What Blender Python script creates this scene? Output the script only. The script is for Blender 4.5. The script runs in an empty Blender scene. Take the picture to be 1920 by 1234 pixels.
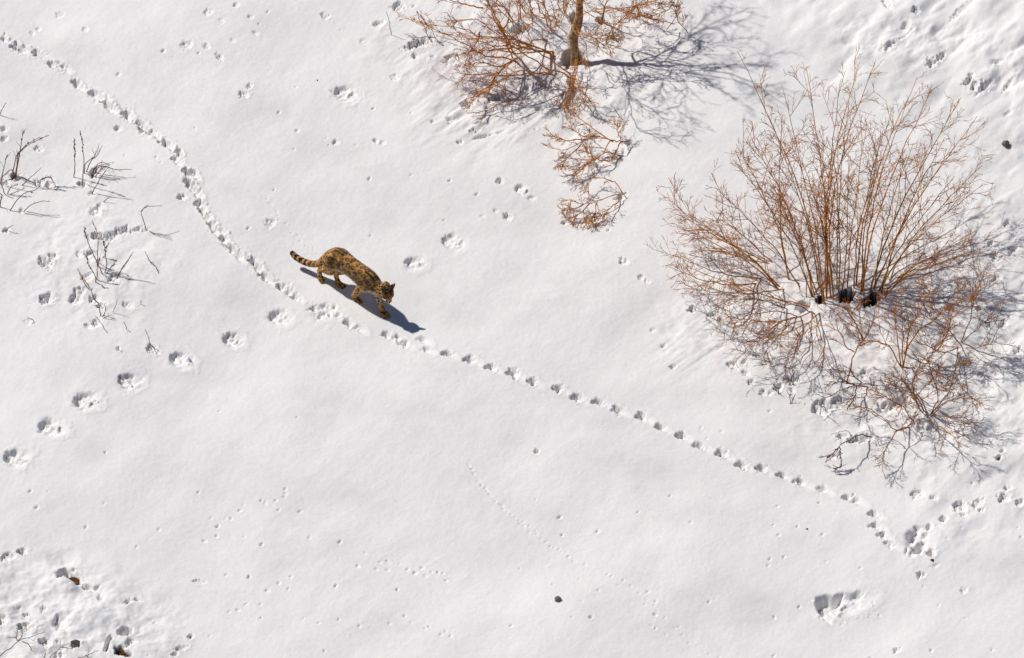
import bpy, math, random
import numpy as np
from mathutils import Vector, Matrix

# ------------------------------------------------------------------ camera, world, sun, exposure
scene = bpy.context.scene
col = scene.collection
ELEV = math.radians(42.0)          # how steeply the camera looks down
DIST = 120.0
cam_d = bpy.data.cameras.new('camera')
cam = bpy.data.objects.new('camera', cam_d)
col.objects.link(cam)
cam.location = (0, -DIST * math.cos(ELEV), DIST * math.sin(ELEV))
cam.rotation_euler = (math.radians(90) - ELEV, 0, 0)
cam_d.sensor_width = 36
cam_d.lens = 36 * DIST / 12.8
cam_d.clip_start = 1
cam_d.clip_end = 3000
scene.camera = cam

SHX, SHY = 0.693, -0.438           # ground shadow of a one metre post
sun_el = math.atan2(1.0, math.hypot(SHX, SHY))
world = bpy.data.worlds.new('World')
scene.world = world
world.use_nodes = True
wn = world.node_tree.nodes
wl = world.node_tree.links
sky = wn.new('ShaderNodeTexSky')
sky.sky_type = 'NISHITA'
sky.sun_disc = False
sky.sun_elevation = sun_el
sky.sun_rotation = math.atan2(-SHX, -SHY)
sky.altitude = 3000
wl.new(sky.outputs['Color'], wn['Background'].inputs['Color'])
wn['Background'].inputs['Strength'].default_value = 0.052
sun_d = bpy.data.lights.new('sun', 'SUN')
sun_d.energy = 3.68
sun_d.angle = math.radians(0.7)
sun_d.color = (1.0, 0.955, 0.90)
sun = bpy.data.objects.new('sun', sun_d)
col.objects.link(sun)
sun.rotation_euler = Vector((SHX, SHY, -1)).to_track_quat('-Z', 'Y').to_euler()
scene.view_settings.view_transform = 'Standard'
scene.view_settings.look = 'None'
scene.view_settings.exposure = 0.0
scene.view_settings.gamma = 1.0

# ------------------------------------------------------------------ photograph pixel -> place on the ground
PW, PH = 1920.0, 1234.0
_q = cam.rotation_euler.to_matrix()
def P(px, py, z=0.0):
    d = _q @ Vector(((px - PW / 2) / PW * 36, -(py - PH / 2) / PW * 36, -cam_d.lens))
    o = Vector(cam.location)
    t = (z - o.z) / d.z
    return o + d * t

# ------------------------------------------------------------------ materials
def mat(name, rough=0.8):
    m = bpy.data.materials.new(name)
    m.use_nodes = True
    b = m.node_tree.nodes['Principled BSDF']
    b.inputs['Roughness'].default_value = rough
    b.inputs['Specular IOR Level'].default_value = 0.12
    return m, m.node_tree.nodes, m.node_tree.links, b

def ramp(nodes, links, src, stops):
    r = nodes.new('ShaderNodeValToRGB')
    e = r.color_ramp.elements
    e[0].position, e[0].color = stops[0][0], (*stops[0][1], 1)
    e[1].position, e[1].color = stops[-1][0], (*stops[-1][1], 1)
    for p, c in stops[1:-1]:
        k = e.new(p); k.color = (*c, 1)
    links.new(src, r.inputs['Fac'])
    return r

def snow_material():
    m, n, l, b = mat('snow', 0.65)
    geo = n.new('ShaderNodeTexCoord')
    mp = n.new('ShaderNodeMapping'); mp.inputs['Rotation'].default_value = (0, 0, math.radians(-38))
    mp.inputs['Scale'].default_value = (1.0, 1.5, 1.0)
    l.new(geo.outputs['Object'], mp.inputs['Vector'])
    n1 = n.new('ShaderNodeTexNoise'); n1.inputs['Scale'].default_value = 0.55; n1.inputs['Detail'].default_value = 9; n1.inputs['Roughness'].default_value = 0.62
    l.new(mp.outputs['Vector'], n1.inputs['Vector'])
    r1 = ramp(n, l, n1.outputs['Fac'], [(0.32, (0.76, 0.742, 0.74)), (0.48, (0.825, 0.815, 0.805)), (0.7, (0.87, 0.865, 0.855))])
    n2 = n.new('ShaderNodeTexNoise'); n2.inputs['Scale'].default_value = 34; n2.inputs['Detail'].default_value = 5; n2.inputs['Roughness'].default_value = 0.7
    l.new(geo.outputs['Object'], n2.inputs['Vector'])
    r2 = ramp(n, l, n2.outputs['Fac'], [(0.3, (0.955, 0.95, 0.95)), (0.62, (1, 1, 1))])
    mx = n.new('ShaderNodeMix'); mx.data_type = 'RGBA'; mx.blend_type = 'MULTIPLY'; mx.inputs['Factor'].default_value = 1
    l.new(r1.outputs['Color'], mx.inputs['A']); l.new(r2.outputs['Color'], mx.inputs['B'])
    at = n.new('ShaderNodeAttribute'); at.attribute_name = 'soil'
    n3 = n.new('ShaderNodeTexNoise'); n3.inputs['Scale'].default_value = 22; n3.inputs['Detail'].default_value = 6
    l.new(geo.outputs['Object'], n3.inputs['Vector'])
    soil = ramp(n, l, n3.outputs['Fac'], [(0.35, (0.014, 0.009, 0.006)), (0.52, (0.05, 0.03, 0.016)), (0.7, (0.17, 0.09, 0.045))])
    mx2 = n.new('ShaderNodeMix'); mx2.data_type = 'RGBA'
    l.new(at.outputs['Fac'], mx2.inputs['Factor']); l.new(mx.outputs['Result'], mx2.inputs['A']); l.new(soil.outputs['Color'], mx2.inputs['B'])
    l.new(mx2.outputs['Result'], b.inputs['Base Color'])
    nb = n.new('ShaderNodeTexNoise'); nb.inputs['Scale'].default_value = 26; nb.inputs['Detail'].default_value = 7; nb.inputs['Roughness'].default_value = 0.65
    l.new(geo.outputs['Object'], nb.inputs['Vector'])
    bp = n.new('ShaderNodeBump'); bp.inputs['Strength'].default_value = 0.22; bp.inputs['Distance'].default_value = 0.02
    l.new(nb.outputs['Fac'], bp.inputs['Height'])
    l.new(bp.outputs['Normal'], b.inputs['Normal'])
    iv = n.new('ShaderNodeMath'); iv.operation = 'MULTIPLY_ADD'; iv.inputs[1].default_value = -0.7; iv.inputs[2].default_value = 0.7
    l.new(at.outputs['Fac'], iv.inputs[0]); l.new(iv.outputs['Value'], b.inputs['Subsurface Weight'])
    b.inputs['Subsurface Radius'].default_value = (1.0, 0.9, 0.8)
    b.inputs['Subsurface Scale'].default_value = 0.03
    return m

def bark_material(name, stops, scale=9.0, rough=0.6):
    m, n, l, b = mat(name, rough)
    tc = n.new('ShaderNodeTexCoord')
    n1 = n.new('ShaderNodeTexNoise'); n1.inputs['Scale'].default_value = scale; n1.inputs['Detail'].default_value = 6
    l.new(tc.outputs['Object'], n1.inputs['Vector'])
    r = ramp(n, l, n1.outputs['Fac'], stops)
    l.new(r.outputs['Color'], b.inputs['Base Color'])
    n2 = n.new('ShaderNodeTexNoise'); n2.inputs['Scale'].default_value = 70; n2.inputs['Detail'].default_value = 4
    l.new(tc.outputs['Object'], n2.inputs['Vector'])
    bp = n.new('ShaderNodeBump'); bp.inputs['Strength'].default_value = 0.5; bp.inputs['Distance'].default_value = 0.01
    l.new(n2.outputs['Fac'], bp.inputs['Height']); l.new(bp.outputs['Normal'], b.inputs['Normal'])
    return m

M_snow = snow_material()
M_stem = bark_material('stem_bark', [(0.3, (0.24, 0.08, 0.010)), (0.5, (0.58, 0.21, 0.020)), (0.7, (0.74, 0.35, 0.05))], 5)
M_olive = bark_material('olive_bark', [(0.3, (0.16, 0.08, 0.012)), (0.5, (0.38, 0.20, 0.035)), (0.7, (0.56, 0.33, 0.08))], 5)
M_twig = bark_material('twig_bark', [(0.3, (0.22, 0.065, 0.010)), (0.5, (0.46, 0.145, 0.016)), (0.7, (0.64, 0.25, 0.032))], 3)
M_brown = bark_material('brown_bark', [(0.3, (0.14, 0.05, 0.014)), (0.5, (0.30, 0.11, 0.026)), (0.7, (0.50, 0.21, 0.045))], 3)
M_trunk = bark_material('trunk_bark', [(0.32, (0.14, 0.08, 0.04)), (0.5, (0.46, 0.27, 0.13)), (0.68, (0.62, 0.43, 0.26))], 22, 0.8)
M_dark = bark_material('dark_bark', [(0.3, (0.06, 0.025, 0.02)), (0.5, (0.14, 0.05, 0.032)), (0.7, (0.24, 0.10, 0.05))], 8)
M_weed = bark_material('weed_stalk', [(0.3, (0.12, 0.055, 0.05)), (0.5, (0.24, 0.12, 0.10)), (0.7, (0.36, 0.22, 0.18))], 8)
M_grey = bark_material('grey_bark', [(0.3, (0.16, 0.12, 0.10)), (0.5, (0.25, 0.19, 0.16)), (0.7, (0.36, 0.29, 0.25))], 8)
M_leaf = bark_material('dry_leaf', [(0.3, (0.45, 0.20, 0.05)), (0.5, (0.6, 0.3, 0.08)), (0.7, (0.7, 0.42, 0.15))], 12)
M_husk = bark_material('seed_husk', [(0.3, (0.16, 0.10, 0.08)), (0.5, (0.30, 0.21, 0.17)), (0.7, (0.42, 0.32, 0.26))], 18)
M_rock = bark_material('rock', [(0.35, (0.03, 0.015, 0.008)), (0.5, (0.15, 0.06, 0.02)), (0.68, (0.30, 0.15, 0.06))], 16, 0.85)
M_greystone = bark_material('grey_stone', [(0.3, (0.10, 0.10, 0.09)), (0.5, (0.17, 0.165, 0.15)), (0.7, (0.25, 0.24, 0.22))], 12, 0.85)

# ------------------------------------------------------------------ noise on numpy arrays
def hash2(ix, iy, seed):
    h = (ix.astype(np.int64) * 374761393 + iy.astype(np.int64) * 668265263 + seed * 1442695041) & 0x7fffffff
    h = ((h ^ (h >> 13)) * 1274126177) & 0x7fffffff
    h = (h ^ (h >> 16)) & 0xffff
    return h.astype(np.float32) / 65535.0

def vnoise(x, y, seed=0):
    ix = np.floor(x); iy = np.floor(y)
    fx = x - ix; fy = y - iy
    fx = fx * fx * fx * (fx * (fx * 6 - 15) + 10); fy = fy * fy * fy * (fy * (fy * 6 - 15) + 10)
    ix = ix.astype(np.int64); iy = iy.astype(np.int64)
    a = hash2(ix, iy, seed); b = hash2(ix + 1, iy, seed)
    c = hash2(ix, iy + 1, seed); d = hash2(ix + 1, iy + 1, seed)
    return (a + (b - a) * fx + (c - a) * fy + (a - b - c + d) * fx * fy) * 2 - 1

def fbm(x, y, octs=4, seed=0, gain=0.5):
    s = 0; a = 1.0; f = 1.0
    for k in range(octs):
        s = s + a * vnoise(x * f + 17.3 * k, y * f - 9.1 * k, seed + k)
        a *= gain; f *= 2.03
    return s

def sstep(a, b, x):
    t = np.clip((x - a) / (b - a), 0, 1)
    return t * t * (3 - 2 * t)

# ------------------------------------------------------------------ the snow field: one sheet, fine where the photograph looks
FX, FY0, FY1 = 6.9, -7.0, 7.2
def axis(lo, hi, step, ext, n):
    core = np.arange(lo, hi + step * 0.5, step)
    g = (ext / step) ** (1.0 / n)
    off = step * np.cumsum(g ** np.arange(1, n + 1)) ; off = off / off[-1] * ext
    return np.concatenate([(core[0] - off)[::-1], core, core[-1] + off])
gx = axis(-FX, FX, 0.0125, 600, 44)
gy = axis(FY0, FY1, 0.0155, 600, 44)
X, Y = np.meshgrid(gx, gy)
U = X * 150.0 + 960                    # about the photograph's pixel grid laid out on the snow
V = 617 - Y * 100.4
# telephoto perspective: a small correction
_s = DIST / (DIST + Y * math.cos(ELEV))
U = 960 + X * 150.0 * _s
V = 617 - Y * 100.4 * _s
infield = (np.abs(X) < 8) & (np.abs(Y) < 8.5)
H = np.zeros_like(X)

ca, sa = math.cos(math.radians(35)), math.sin(math.radians(35))
A = (U * ca - V * sa); B = (U * sa + V * ca)      # A runs up to the right
fade = np.exp(-((np.maximum(np.abs(X) - 7, 0)) ** 2 + (np.maximum(np.abs(Y) - 7, 0)) ** 2) / 60)
H += 0.065 * fbm(A / 480, B / 270, 3, 5, .42)
H += 0.0055 * fbm(A / 120, B / 75, 3, 11)
H += 0.0020 * fbm(A / 30, B / 20, 4, 15)
H += 0.0012 * fbm(U / 6, V / 4, 2, 21)

def region(cu, cv, ru, rv, soft=0.5, seed=3, rot=0.0):
    du = U - cu; dv = V - cv
    c, s = math.cos(math.radians(rot)), math.sin(math.radians(rot))
    a = (du * c + dv * s) / ru; b = (-du * s + dv * c) / rv
    r = np.sqrt(a * a + b * b) + 0.25 * vnoise(U / 60, V / 50, seed)
    return 1 - sstep(1 - soft, 1 + soft, r)

# wind-worn lumps over the upper right
side = sstep(-70, 130, (U - 1490) * 0.60 - (V - 40) * 0.80 + 60 * vnoise(U / 130, V / 100, 8))
up = side * (1 - sstep(430, 640, V))
def scarps(Aa, Bb, seed):
    n = vnoise(Aa, Bb, seed) + 0.5 * vnoise(Aa * 2.1, Bb * 2.1, seed + 1)
    return np.abs(n)
H += up * (0.036 * fbm(A / 80, B / 42, 3, 31, .45) + 0.05 * scarps(A / 100, B / 52, 41) + 0.022 * fbm(A / 30, B / 20, 3, 35, .5) * sstep(-.3, .5, vnoise(U / 90, V / 70, 36)))
right_low = region(1850, 640, 170, 330, 0.5, 9)
H += right_low * 0.035 * fbm(A / 55, B / 34, 4, 51, .42)
under = region(1560, 600, 290, 90, 0.5, 14)
H += under * 0.024 * fbm(U / 38, V / 26, 3, 61)
lowbush = region(1720, 730, 190, 130, 0.5, 15)
H += lowbush * 0.026 * fbm(U / 42, V / 28, 3, 62)
tree_area = region(1000, 120, 260, 150, 0.5, 16)
H += tree_area * 0.018 * fbm(A / 46, B / 24, 4, 63)
streaks = region(930, 215, 130, 60, 0.5, 17)
H += streaks * 0.016 * fbm(A / 70, B / 11, 2, 64)
st2 = region(1370, 620, 150, 60, 0.5, 18, -20)
H += st2 * 0.008 * fbm(A / 90, B / 9, 2, 65)
mound = region(110, 1160, 190, 110, 0.5, 19)
H += mound * 0.045 * fbm(U / 55, V / 36, 4, 66)
mound2 = region(190, 500, 130, 130, 0.5, 20)
H += mound2 * 0.012 * fbm(U / 30, V / 20, 3, 67)
H += 0.05 * region(180, 1130, 60, 70, 0.8, 21) + 0.05 * region(75, 1120, 90, 60, 0.8, 23)
# windrow of snow that runs out to the lower right edge
dband = np.abs((V - 905) + (U - 1850) * 0.32 + 10 * vnoise(U / 60, V / 60, 25))
H -= 0.05 * np.exp(-(dband / 22) ** 2) * sstep(1760, 1850, U)

lm = np.exp(-(((U - 672) / 120) ** 2 + ((V - 555) / 75) ** 2) ** 1.5)
H = H * (1 - .9 * lm)
SOIL = np.zeros_like(X)
rng = random.Random(4)
LX, LY = 0.92, 0.39                    # picture direction the shadows fall in
def box(cu, cv, R):
    j = np.where((gx > (cu - R - 960) / 150 - 0.5) & (gx < (cu + R - 960) / 150 + 0.5))[0]
    i = np.where((gy > (617 - cv - R) / 100.4 - 0.5) & (gy < (617 - cv + R) / 100.4 + 0.5))[0]
    return slice(i[0], i[-1] + 1), slice(j[0], j[-1] + 1)

def stamp(cu, cv, a, b, depth, rot=0.0, sharp=0.22, soft=0.55, rough=0.35, edge=0.16, rim=0.12, seed=None, soil=0.0, lump=None):
    """press a print or hole into the snow; a, b are its half sizes"""
    seed = seed if seed is not None else rng.randint(1, 9999)
    R = max(a, b) * 2.2 + 4
    s = box(cu, cv, R)
    u = U[s] - cu; v = V[s] - cv
    c, si = math.cos(math.radians(rot)), math.sin(math.radians(rot))
    p = (u * c + v * si) / a; q = (-u * si + v * c) / b
    r = np.sqrt(p * p + q * q) + 1e-6
    fr = 1.0 / max(2.5, min(a, b) * 0.55)
    r = r * (1 + edge * fbm(u * fr + seed, v * fr * 1.3 - seed, 3, seed))
    d = (u * LX + v * LY) / (np.sqrt(u * u + v * v) + 1e-6)
    w = sharp + (soft - sharp) * (d + 1) / 2
    m = 1 - sstep(0, 1, (r - (1 - w)) / w)
    lump = lump or max(3.0, min(a, b) * 0.5)
    h = -depth * m * (1 + rough * fbm(u / lump + seed * 1.7, v / lump * 1.3, 3, seed + 7))
    h = h + rim * depth * np.exp(-((r - 1.22) / 0.22) ** 2) * (0.4 + 0.6 * (d + 1) / 2)
    H[s] += h
    if soil > 0:
        SOIL[s] = np.maximum(SOIL[s], 1 - sstep(soil * 0.85, soil, r))

def poly_stamp(pts, depth, soft=3.0, jag=5.0, seed=None, soil=0.0):
    """a hollow with a torn outline"""
    seed = seed if seed is not None else rng.randint(1, 9999)
    cu = sum(p[0] for p in pts) / len(pts); cv = sum(p[1] for p in pts) / len(pts)
    R_ = max(math.hypot(p[0] - cu, p[1] - cv) for p in pts) + 12
    s = box(cu, cv, R_)
    u = U[s] + 1.6 * vnoise(U[s] / jag, V[s] / jag, seed) ; v = V[s] + 1.4 * vnoise(U[s] / jag + 9, V[s] / jag, seed + 3)
    ins = np.zeros(u.shape, bool); dm = np.full(u.shape, 1e9)
    for k in range(len(pts)):
        (x0, y0), (x1, y1) = pts[k], pts[(k + 1) % len(pts)]
        ins ^= ((y0 > v) != (y1 > v)) & (u < (x1 - x0) * (v - y0) / ((y1 - y0) + 1e-9) + x0)
        L2 = (x1 - x0) ** 2 + (y1 - y0) ** 2
        t = np.clip(((u - x0) * (x1 - x0) + (v - y0) * (y1 - y0)) / L2, 0, 1)
        dm = np.minimum(dm, np.hypot(u - x0 - t * (x1 - x0), v - y0 - t * (y1 - y0)))
    sd_ = np.where(ins, dm, -dm)
    H[s] -= depth * sstep(-soft * .3, soft, sd_) * (1 + .06 * fbm(u / 12, v / 10, 2, seed + 5))
    if soil: SOIL[s] = np.maximum(SOIL[s], sstep(soft * .2, soft, sd_) * soil)

def paw(cu, cv, s=1.0, depth=0.085, ang=30):
    """one sunk paw print with its drag mark"""
    c, si = math.cos(math.radians(ang)), math.sin(math.radians(ang))
    k = rng.uniform
    stamp(cu + 8 * s * c, cv + 8 * s * si, 17 * s, 8 * s, 0.020, ang, 0.6, 0.9, 0.2, 0.1, 0.2)
    stamp(cu, cv, 10.5 * s * k(.85, 1.1), 7.5 * s * k(.85, 1.15), depth * .42, k(-20, 40), 0.5, 0.95, 0.8, 0.35, 0.12)
    stamp(cu + k(-3, 2) * s, cv + k(-2, 1) * s, 6.5 * s * k(.8, 1.2), 5.5 * s * k(.8, 1.2), depth * .38, k(0, 60), 0.4, 0.85, 0.7, 0.4, 0.05)
    stamp(cu - 10 * s * c + k(-2, 2), cv - 8 * s * si + 5 * s, 5 * s, 4 * s, depth * 0.35, 0, 0.3, 0.7, 0.4, 0.2)
    if k(0, 1) < .7:
        stamp(cu + k(0, 7) * s, cv + k(4, 9) * s, 4.5 * s, 4 * s, depth * 0.45, 0, 0.3, 0.7, 0.5, 0.2, 0.3)

trail_b = [(838, 660), (882, 673), (921, 688), (962, 698), (998, 712), (1047, 724), (1083, 740), (1122, 749), (1160, 766), (1203, 777),
           (1238, 797), (1277, 813), (1311, 833), (1353, 849), (1389, 870), (1427, 876), (1466, 887), (1500, 898)]
for i, (u_, v_) in enumerate(trail_b):
    paw(u_, v_, rng.uniform(0.95, 1.15), rng.uniform(0.085, 0.12) * (0.75 if i > 15 else 1))
for (u_, v_, d_) in [(757, 638, .07), (725, 623, .07), (800, 652, .04), (792, 632, .03), (745, 628, .04), (652, 603, .09), (672, 612, .03),
                     (1542, 912, .035), (1588, 928, .08), (1606, 936, .04), (1638, 962, .09), (1642, 985, .07), (1655, 1003, .05), (1668, 1020, .04)]:
    paw(u_, v_, rng.uniform(0.85, 1.05), d_, 30)
trail_a = [(5, 62, .05), (30, 78, .10), (40, 83, .07), (68, 93, .09), (97, 115, .08), (120, 122, .05), (140, 148, .09), (152, 158, .05), (176, 170, .05),
           (188, 180, .04), (200, 188, .10), (206, 197, .07), (234, 208, .08), (240, 215, .05), (262, 230, .07), (268, 240, .06), (284, 246, .09),
           (307, 266, .07), (315, 272, .04), (335, 287, .12), (328, 300, .05), (350, 322, .09), (364, 326, .09), (354, 340, .08), (360, 352, .07),
           (368, 362, .05), (374, 384, .12), (381, 397, .08), (388, 408, .08), (395, 418, .08), (403, 432, .09), (420, 448, .07), (432, 460, .08),
           (440, 472, .08), (448, 478, .05), (476, 488, .12), (484, 498, .07), (494, 515, .08), (502, 520, .04), (528, 532, .08), (540, 543, .07), (552, 553, .05)]
for (u_, v_, d_) in trail_a:
    ang = 36 if v_ < 280 else (55 if v_ < 500 else 38)
    paw(u_ + rng.uniform(-2, 2), v_ + rng.uniform(-2, 2), rng.uniform(0.75, 1.0), d_ * 0.95, ang)
    stamp(u_ + rng.uniform(-9, 9), v_ + rng.uniform(-7, 7), rng.uniform(3, 6), rng.uniform(3, 5), d_ * .5, 0, .3, .7, .5, .2, .3)
for i in range(len(trail_a) - 1):                     # scuffed groove joining them
    (u0, v0, d0), (u1, v1, d1) = trail_a[i], trail_a[i + 1]
    for k in range(2):
        f = (k + rng.random()) / 2
        stamp(u0 + (u1 - u0) * f + rng.gauss(2, 3), v0 + (v1 - v0) * f + rng.gauss(0, 3), rng.uniform(10, 15), rng.uniform(6, 9), .016, 40, .7, 1.0, 1.0, .3, .25, lump=4)
        stamp(u0 + (u1 - u0) * f + rng.gauss(4, 5), v0 + (v1 - v0) * f + rng.gauss(0, 5), rng.uniform(2.5, 5), rng.uniform(2, 3.5), -rng.uniform(.008, .022), rng.uniform(0, 90), .5, .9, .5, .3, 0)
# broad old prints with several toes and a collapsed floor
def old_print(cu, cv, a, b, d, crescent=1.0):
    stamp(cu, cv, a * .95, b * .95, d * 0.30, rng.uniform(-15, 15), 0.5, 1.0, 0.5, 0.18, 0.16, lump=9)
    stamp(cu - a * 0.60, cv - b * 0.20, a * 0.30, b * 0.50, d * 0.28 * crescent, rng.uniform(-40, 10), 0.45, 0.9, 0.4, 0.3, 0.03)
    stamp(cu - a * 0.22, cv - b * 0.58, a * 0.48, b * 0.24, d * 0.24 * crescent, -8, 0.35, 0.8, 0.4, 0.3, 0.03)
    for k in range(3):
        stamp(cu + a * rng.uniform(-.1, .5), cv + b * rng.uniform(-.2, .5), rng.uniform(5, 9), rng.uniform(2.5, 4.5), -d * rng.uniform(.08, .2), rng.uniform(-50, 20), .3, .6, .5, .3, 0)
    for k in range(4):
        t = rng.uniform(0, 2 * math.pi); rr = rng.uniform(0.1, 0.7)
        stamp(cu + a * rr * math.cos(t), cv + b * rr * math.sin(t), rng.uniform(3, 6), rng.uniform(3, 5), d * rng.uniform(-.10, .16), 0, .6, .9, .4, .2, .1)
for a_ in [(32, 860, 29, 20, .16), (97, 803, 30, 21, .17), (163, 752, 30, 20, .17), (246, 713, 29, 19, .15), (342, 670, 28, 19, .14), (438, 630, 24, 17, .14),
           (525, 590, 25, 18, .13), (780, 492, 24, 16, .10), (853, 452, 28, 20, .09), (650, 176, 30, 18, .13), (978, 355, 14, 12, .10), (1000, 372, 12, 8, .04)]:
    old_print(*a_)
stamp(606, 582, 34, 18, .022, 8, .5, .9, .9, .3, .2, lump=6)
for (u_, v_, d_) in [(588, 577, .05), (609, 573, .04), (628, 574, .035), (618, 588, .035), (600, 591, .03), (634, 590, .03)]:
    stamp(u_, v_, rng.uniform(5, 8), rng.uniform(4, 6), d_, rng.uniform(-30, 40), .4, .85, .7, .35, .15)
# single small holes
for (u_, v_, a, d) in [(222, 236, 8, .07), (341, 371, 9, .08), (458, 179, 9, .08), (468, 162, 7, .05), (350, 84, 12, .05), (388, 88, 7, .05), (412, 108, 9, .06),
                       (443, 12, 6, .05), (470, 34, 6, .04), (610, 30, 9, .05), (710, 45, 11, .06), (392, 24, 10, .03), (415, 42, 8, .02), (480, 64, 7, .03),
                       (437, 77, 6, .02), (683, 78, 9, .02), (748, 12, 14, .09), (740, 145, 10, .04), (630, 265, 8, .04), (705, 262, 7, .05), (718, 266, 7, .03),
                       (508, 417, 12, .05), (952, 404, 9, .08), (937, 338, 8, .08), (930, 393, 6, .03), (905, 404, 6, .02), (1170, 494, 10, .05), (1202, 524, 8, .05), (1214, 530, 7, .04),
                       (1245, 645, 6, .04), (1262, 685, 7, .06), (1299, 580, 9, .10), (1225, 615, 7, .02), (1007, 842, 7, .06), (1726, 1079, 9, .08),
                       (1722, 926, 13, .07), (1752, 936, 9, .05), (1872, 858, 8, .10), (1880, 845, 6, .06), (1808, 1108, 8, .03), (1682, 1222, 8, .06),
                       (1770, 974, 10, .08), (1800, 950, 15, .09), (1806, 965, 7, .06), (1834, 944, 14, .07), (1840, 957, 7, .05), (1884, 936, 13, .09), (1890, 915, 9, .06),
                       (1912, 945, 11, .07), (1372, 682, 10, .07), (1380, 690, 8, .05), (1396, 678, 8, .06), (1398, 700, 9, .06), (1408, 718, 8, .07), (1432, 737, 10, .05), (1444, 738, 7, .04),
                       (1460, 728, 10, .10), (1488, 716, 13, .10), (1485, 732, 6, .05), (1338, 590, 9, .08), (1352, 600, 8, .05), (160, 52, 7, .03), (60, 54, 6, .03), (72, 46, 6, .03),
                       (112, 20, 9, .03), (86, 494, 15, .10), (100, 482, 10, .08), (88, 560, 15, .12), (140, 560, 14, .09), (52, 602, 9, .02),
                       (180, 605, 10, .07), (165, 612, 8, .05), (190, 575, 9, .07), (240, 573, 11, .06), (215, 520, 13, .07), (150, 545, 12, .07), (175, 480, 15, .08),
                       (150, 478, 9, .05), (165, 520, 14, .06), (178, 560, 12, .08), (72, 275, 10, .05), (8, 238, 8, .08), (8, 258, 8, .07), (180, 398, 13, .06),
                       (190, 388, 9, .05), (30, 330, 12, .12), (75, 342, 12, .09), (95, 345, 12, .06), (155, 345, 10, .10), (180, 322, 15, .09), (195, 318, 10, .06), (172, 364, 8, .06),
                       (10, 340, 9, .05), (42, 395, 8, .05), (12, 432, 7, .06), (285, 650, 12, .09), (294, 658, 7, .07), (222, 653, 5, .04)]:
    stamp(u_, v_, a, a * 0.72, d * .62, rng.uniform(-30, 30), 0.25, 0.75, 0.6, 0.3, 0.12)
# long hollow under a buried branch, left of the leopard
for k in range(9):
    t = k / 8
    stamp(182 + 86 * t + rng.uniform(-3, 3), 445 - 14 * t + 5 * math.sin(t * 7) + rng.uniform(-2, 2), 13, rng.uniform(5, 9) - 2 * t, .075 - .04 * t, rng.uniform(-25, 5), .35, .9, .8, .4, .06)
# melt pits around the stems, floored with soil
for (u_, v_, a, b, d, s_) in [(1072, 108, 21, 17, .40, .9), (1076, 38, 8, 12, .3, 1.0), (1125, 40, 9, 6, .2, .9), (1586, 561, 15, 12, .5, 1.12), (1596, 554, 8, 9, .3, 1.0), (1632, 566, 16, 10, .5, 1.12), (1640, 558, 9, 9, .4, 1.15), (1537, 567, 7, 7, .35, 1.2),
                              (1505, 578, 14, 12, .16, 0), (1072, 150, 10, 10, .12, .6), (975, 58, 20, 10, .12, .3), (1070, 180, 9, 22, .09, 0)]:
    stamp(u_, v_, a, b, d, rng.uniform(-20, 20), .12, .35, .12, .26, .03, soil=s_)
# broken-crust hole, lower right
stamp(1592, 1128, 50, 22, .05, -14, .5, 1.0, .4, .12, .2)
poly_stamp([(1530, 1117), (1546, 1113), (1562, 1114), (1581, 1111), (1577, 1126), (1563, 1133), (1553, 1141), (1561, 1151), (1557, 1166), (1545, 1158), (1534, 1143), (1529, 1130)], .15, 8, 10)
for k in range(4):
    stamp(1576 + rng.uniform(-8, 8), 1146 + rng.uniform(-5, 8), rng.uniform(4, 6), rng.uniform(3, 4.5), -rng.uniform(.015, .03), 0, .6, .9, .3, .25, 0)
stamp(1606, 1115, 15, 8, .05, -10, .6, 1.0, .3, .18, .1)
stamp(1578, 1134, 11, 6, -.04, -38, .6, .9, .3, .25, 0, lump=7)
stamp(1540, 1132, 4, 6, -.03, 10, .6, .8, .3, .3, 0)
for k in range(26):                                    # crumbs thrown round the hole
    t = rng.uniform(0, 6.28); q = rng.uniform(.9, 1.5)
    stamp(1578 + 40 * q * math.cos(t), 1135 + 22 * q * math.sin(t), rng.uniform(1.5, 4), rng.uniform(1.3, 3), -rng.uniform(.006, .018), 0, .5, .8, .4, .3, 0)
# trampled hollow, right
stamp(1724, 1018, 31, 35, .045, 10, .6, 1.0, .5, .18, .15, lump=9)
for (u_, v_, a, b, d) in [(1712, 1004, 17, 11, .22), (1722, 1030, 15, 13, .24), (1720, 992, 9, 7, .10), (1742, 990, 8, 8, .12), (1746, 1040, 10, 10, .2), (1722, 1018, 12, 6, -.08),
                          (1730, 1035, 9, 6, -.10), (1735, 1003, 8, 6, .08), (1710, 1040, 8, 10, .07), (1700, 1035, 5, 11, .06), (1755, 1062, 9, 5, .03)]:
    stamp(u_, v_, a * .9, b * .9, d * .5, rng.uniform(-30, 30), .6, .95, .3, .2, .08)
# cavities in the wind-worn slope and along the right edge
for (u_, v_, a, b, d) in [(1745, 122, 10, 9, .20), (1765, 107, 14, 5, .14), (1815, 158, 10, 6, .17), (1826, 166, 8, 9, .22), (1845, 168, 12, 7, .14), (1822, 148, 5, 8, .12), (1717, 22, 8, 6, .12), (1663, 8, 6, 18, .08),
                          (1700, 48, 10, 7, .08), (1665, 92, 14, 7, .09), (1870, 122, 13, 6, .08), (1888, 420, 8, 6, .12), (1868, 480, 10, 9, .12), (1858, 455, 8, 6, .1),
                          (1882, 600, 10, 7, .1), (1868, 520, 12, 7, .08), (1838, 575, 9, 6, .08), (1908, 655, 9, 8, .1), (1840, 700, 8, 6, .09), (1846, 715, 6, 5, .06), (1786, 575, 10, 6, .08), (1900, 470, 11, 7, .08)]:
    stamp(u_, v_, a, b, d * .55, rng.uniform(-50, -10), .4, .85, .8, .4, .1)
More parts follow.
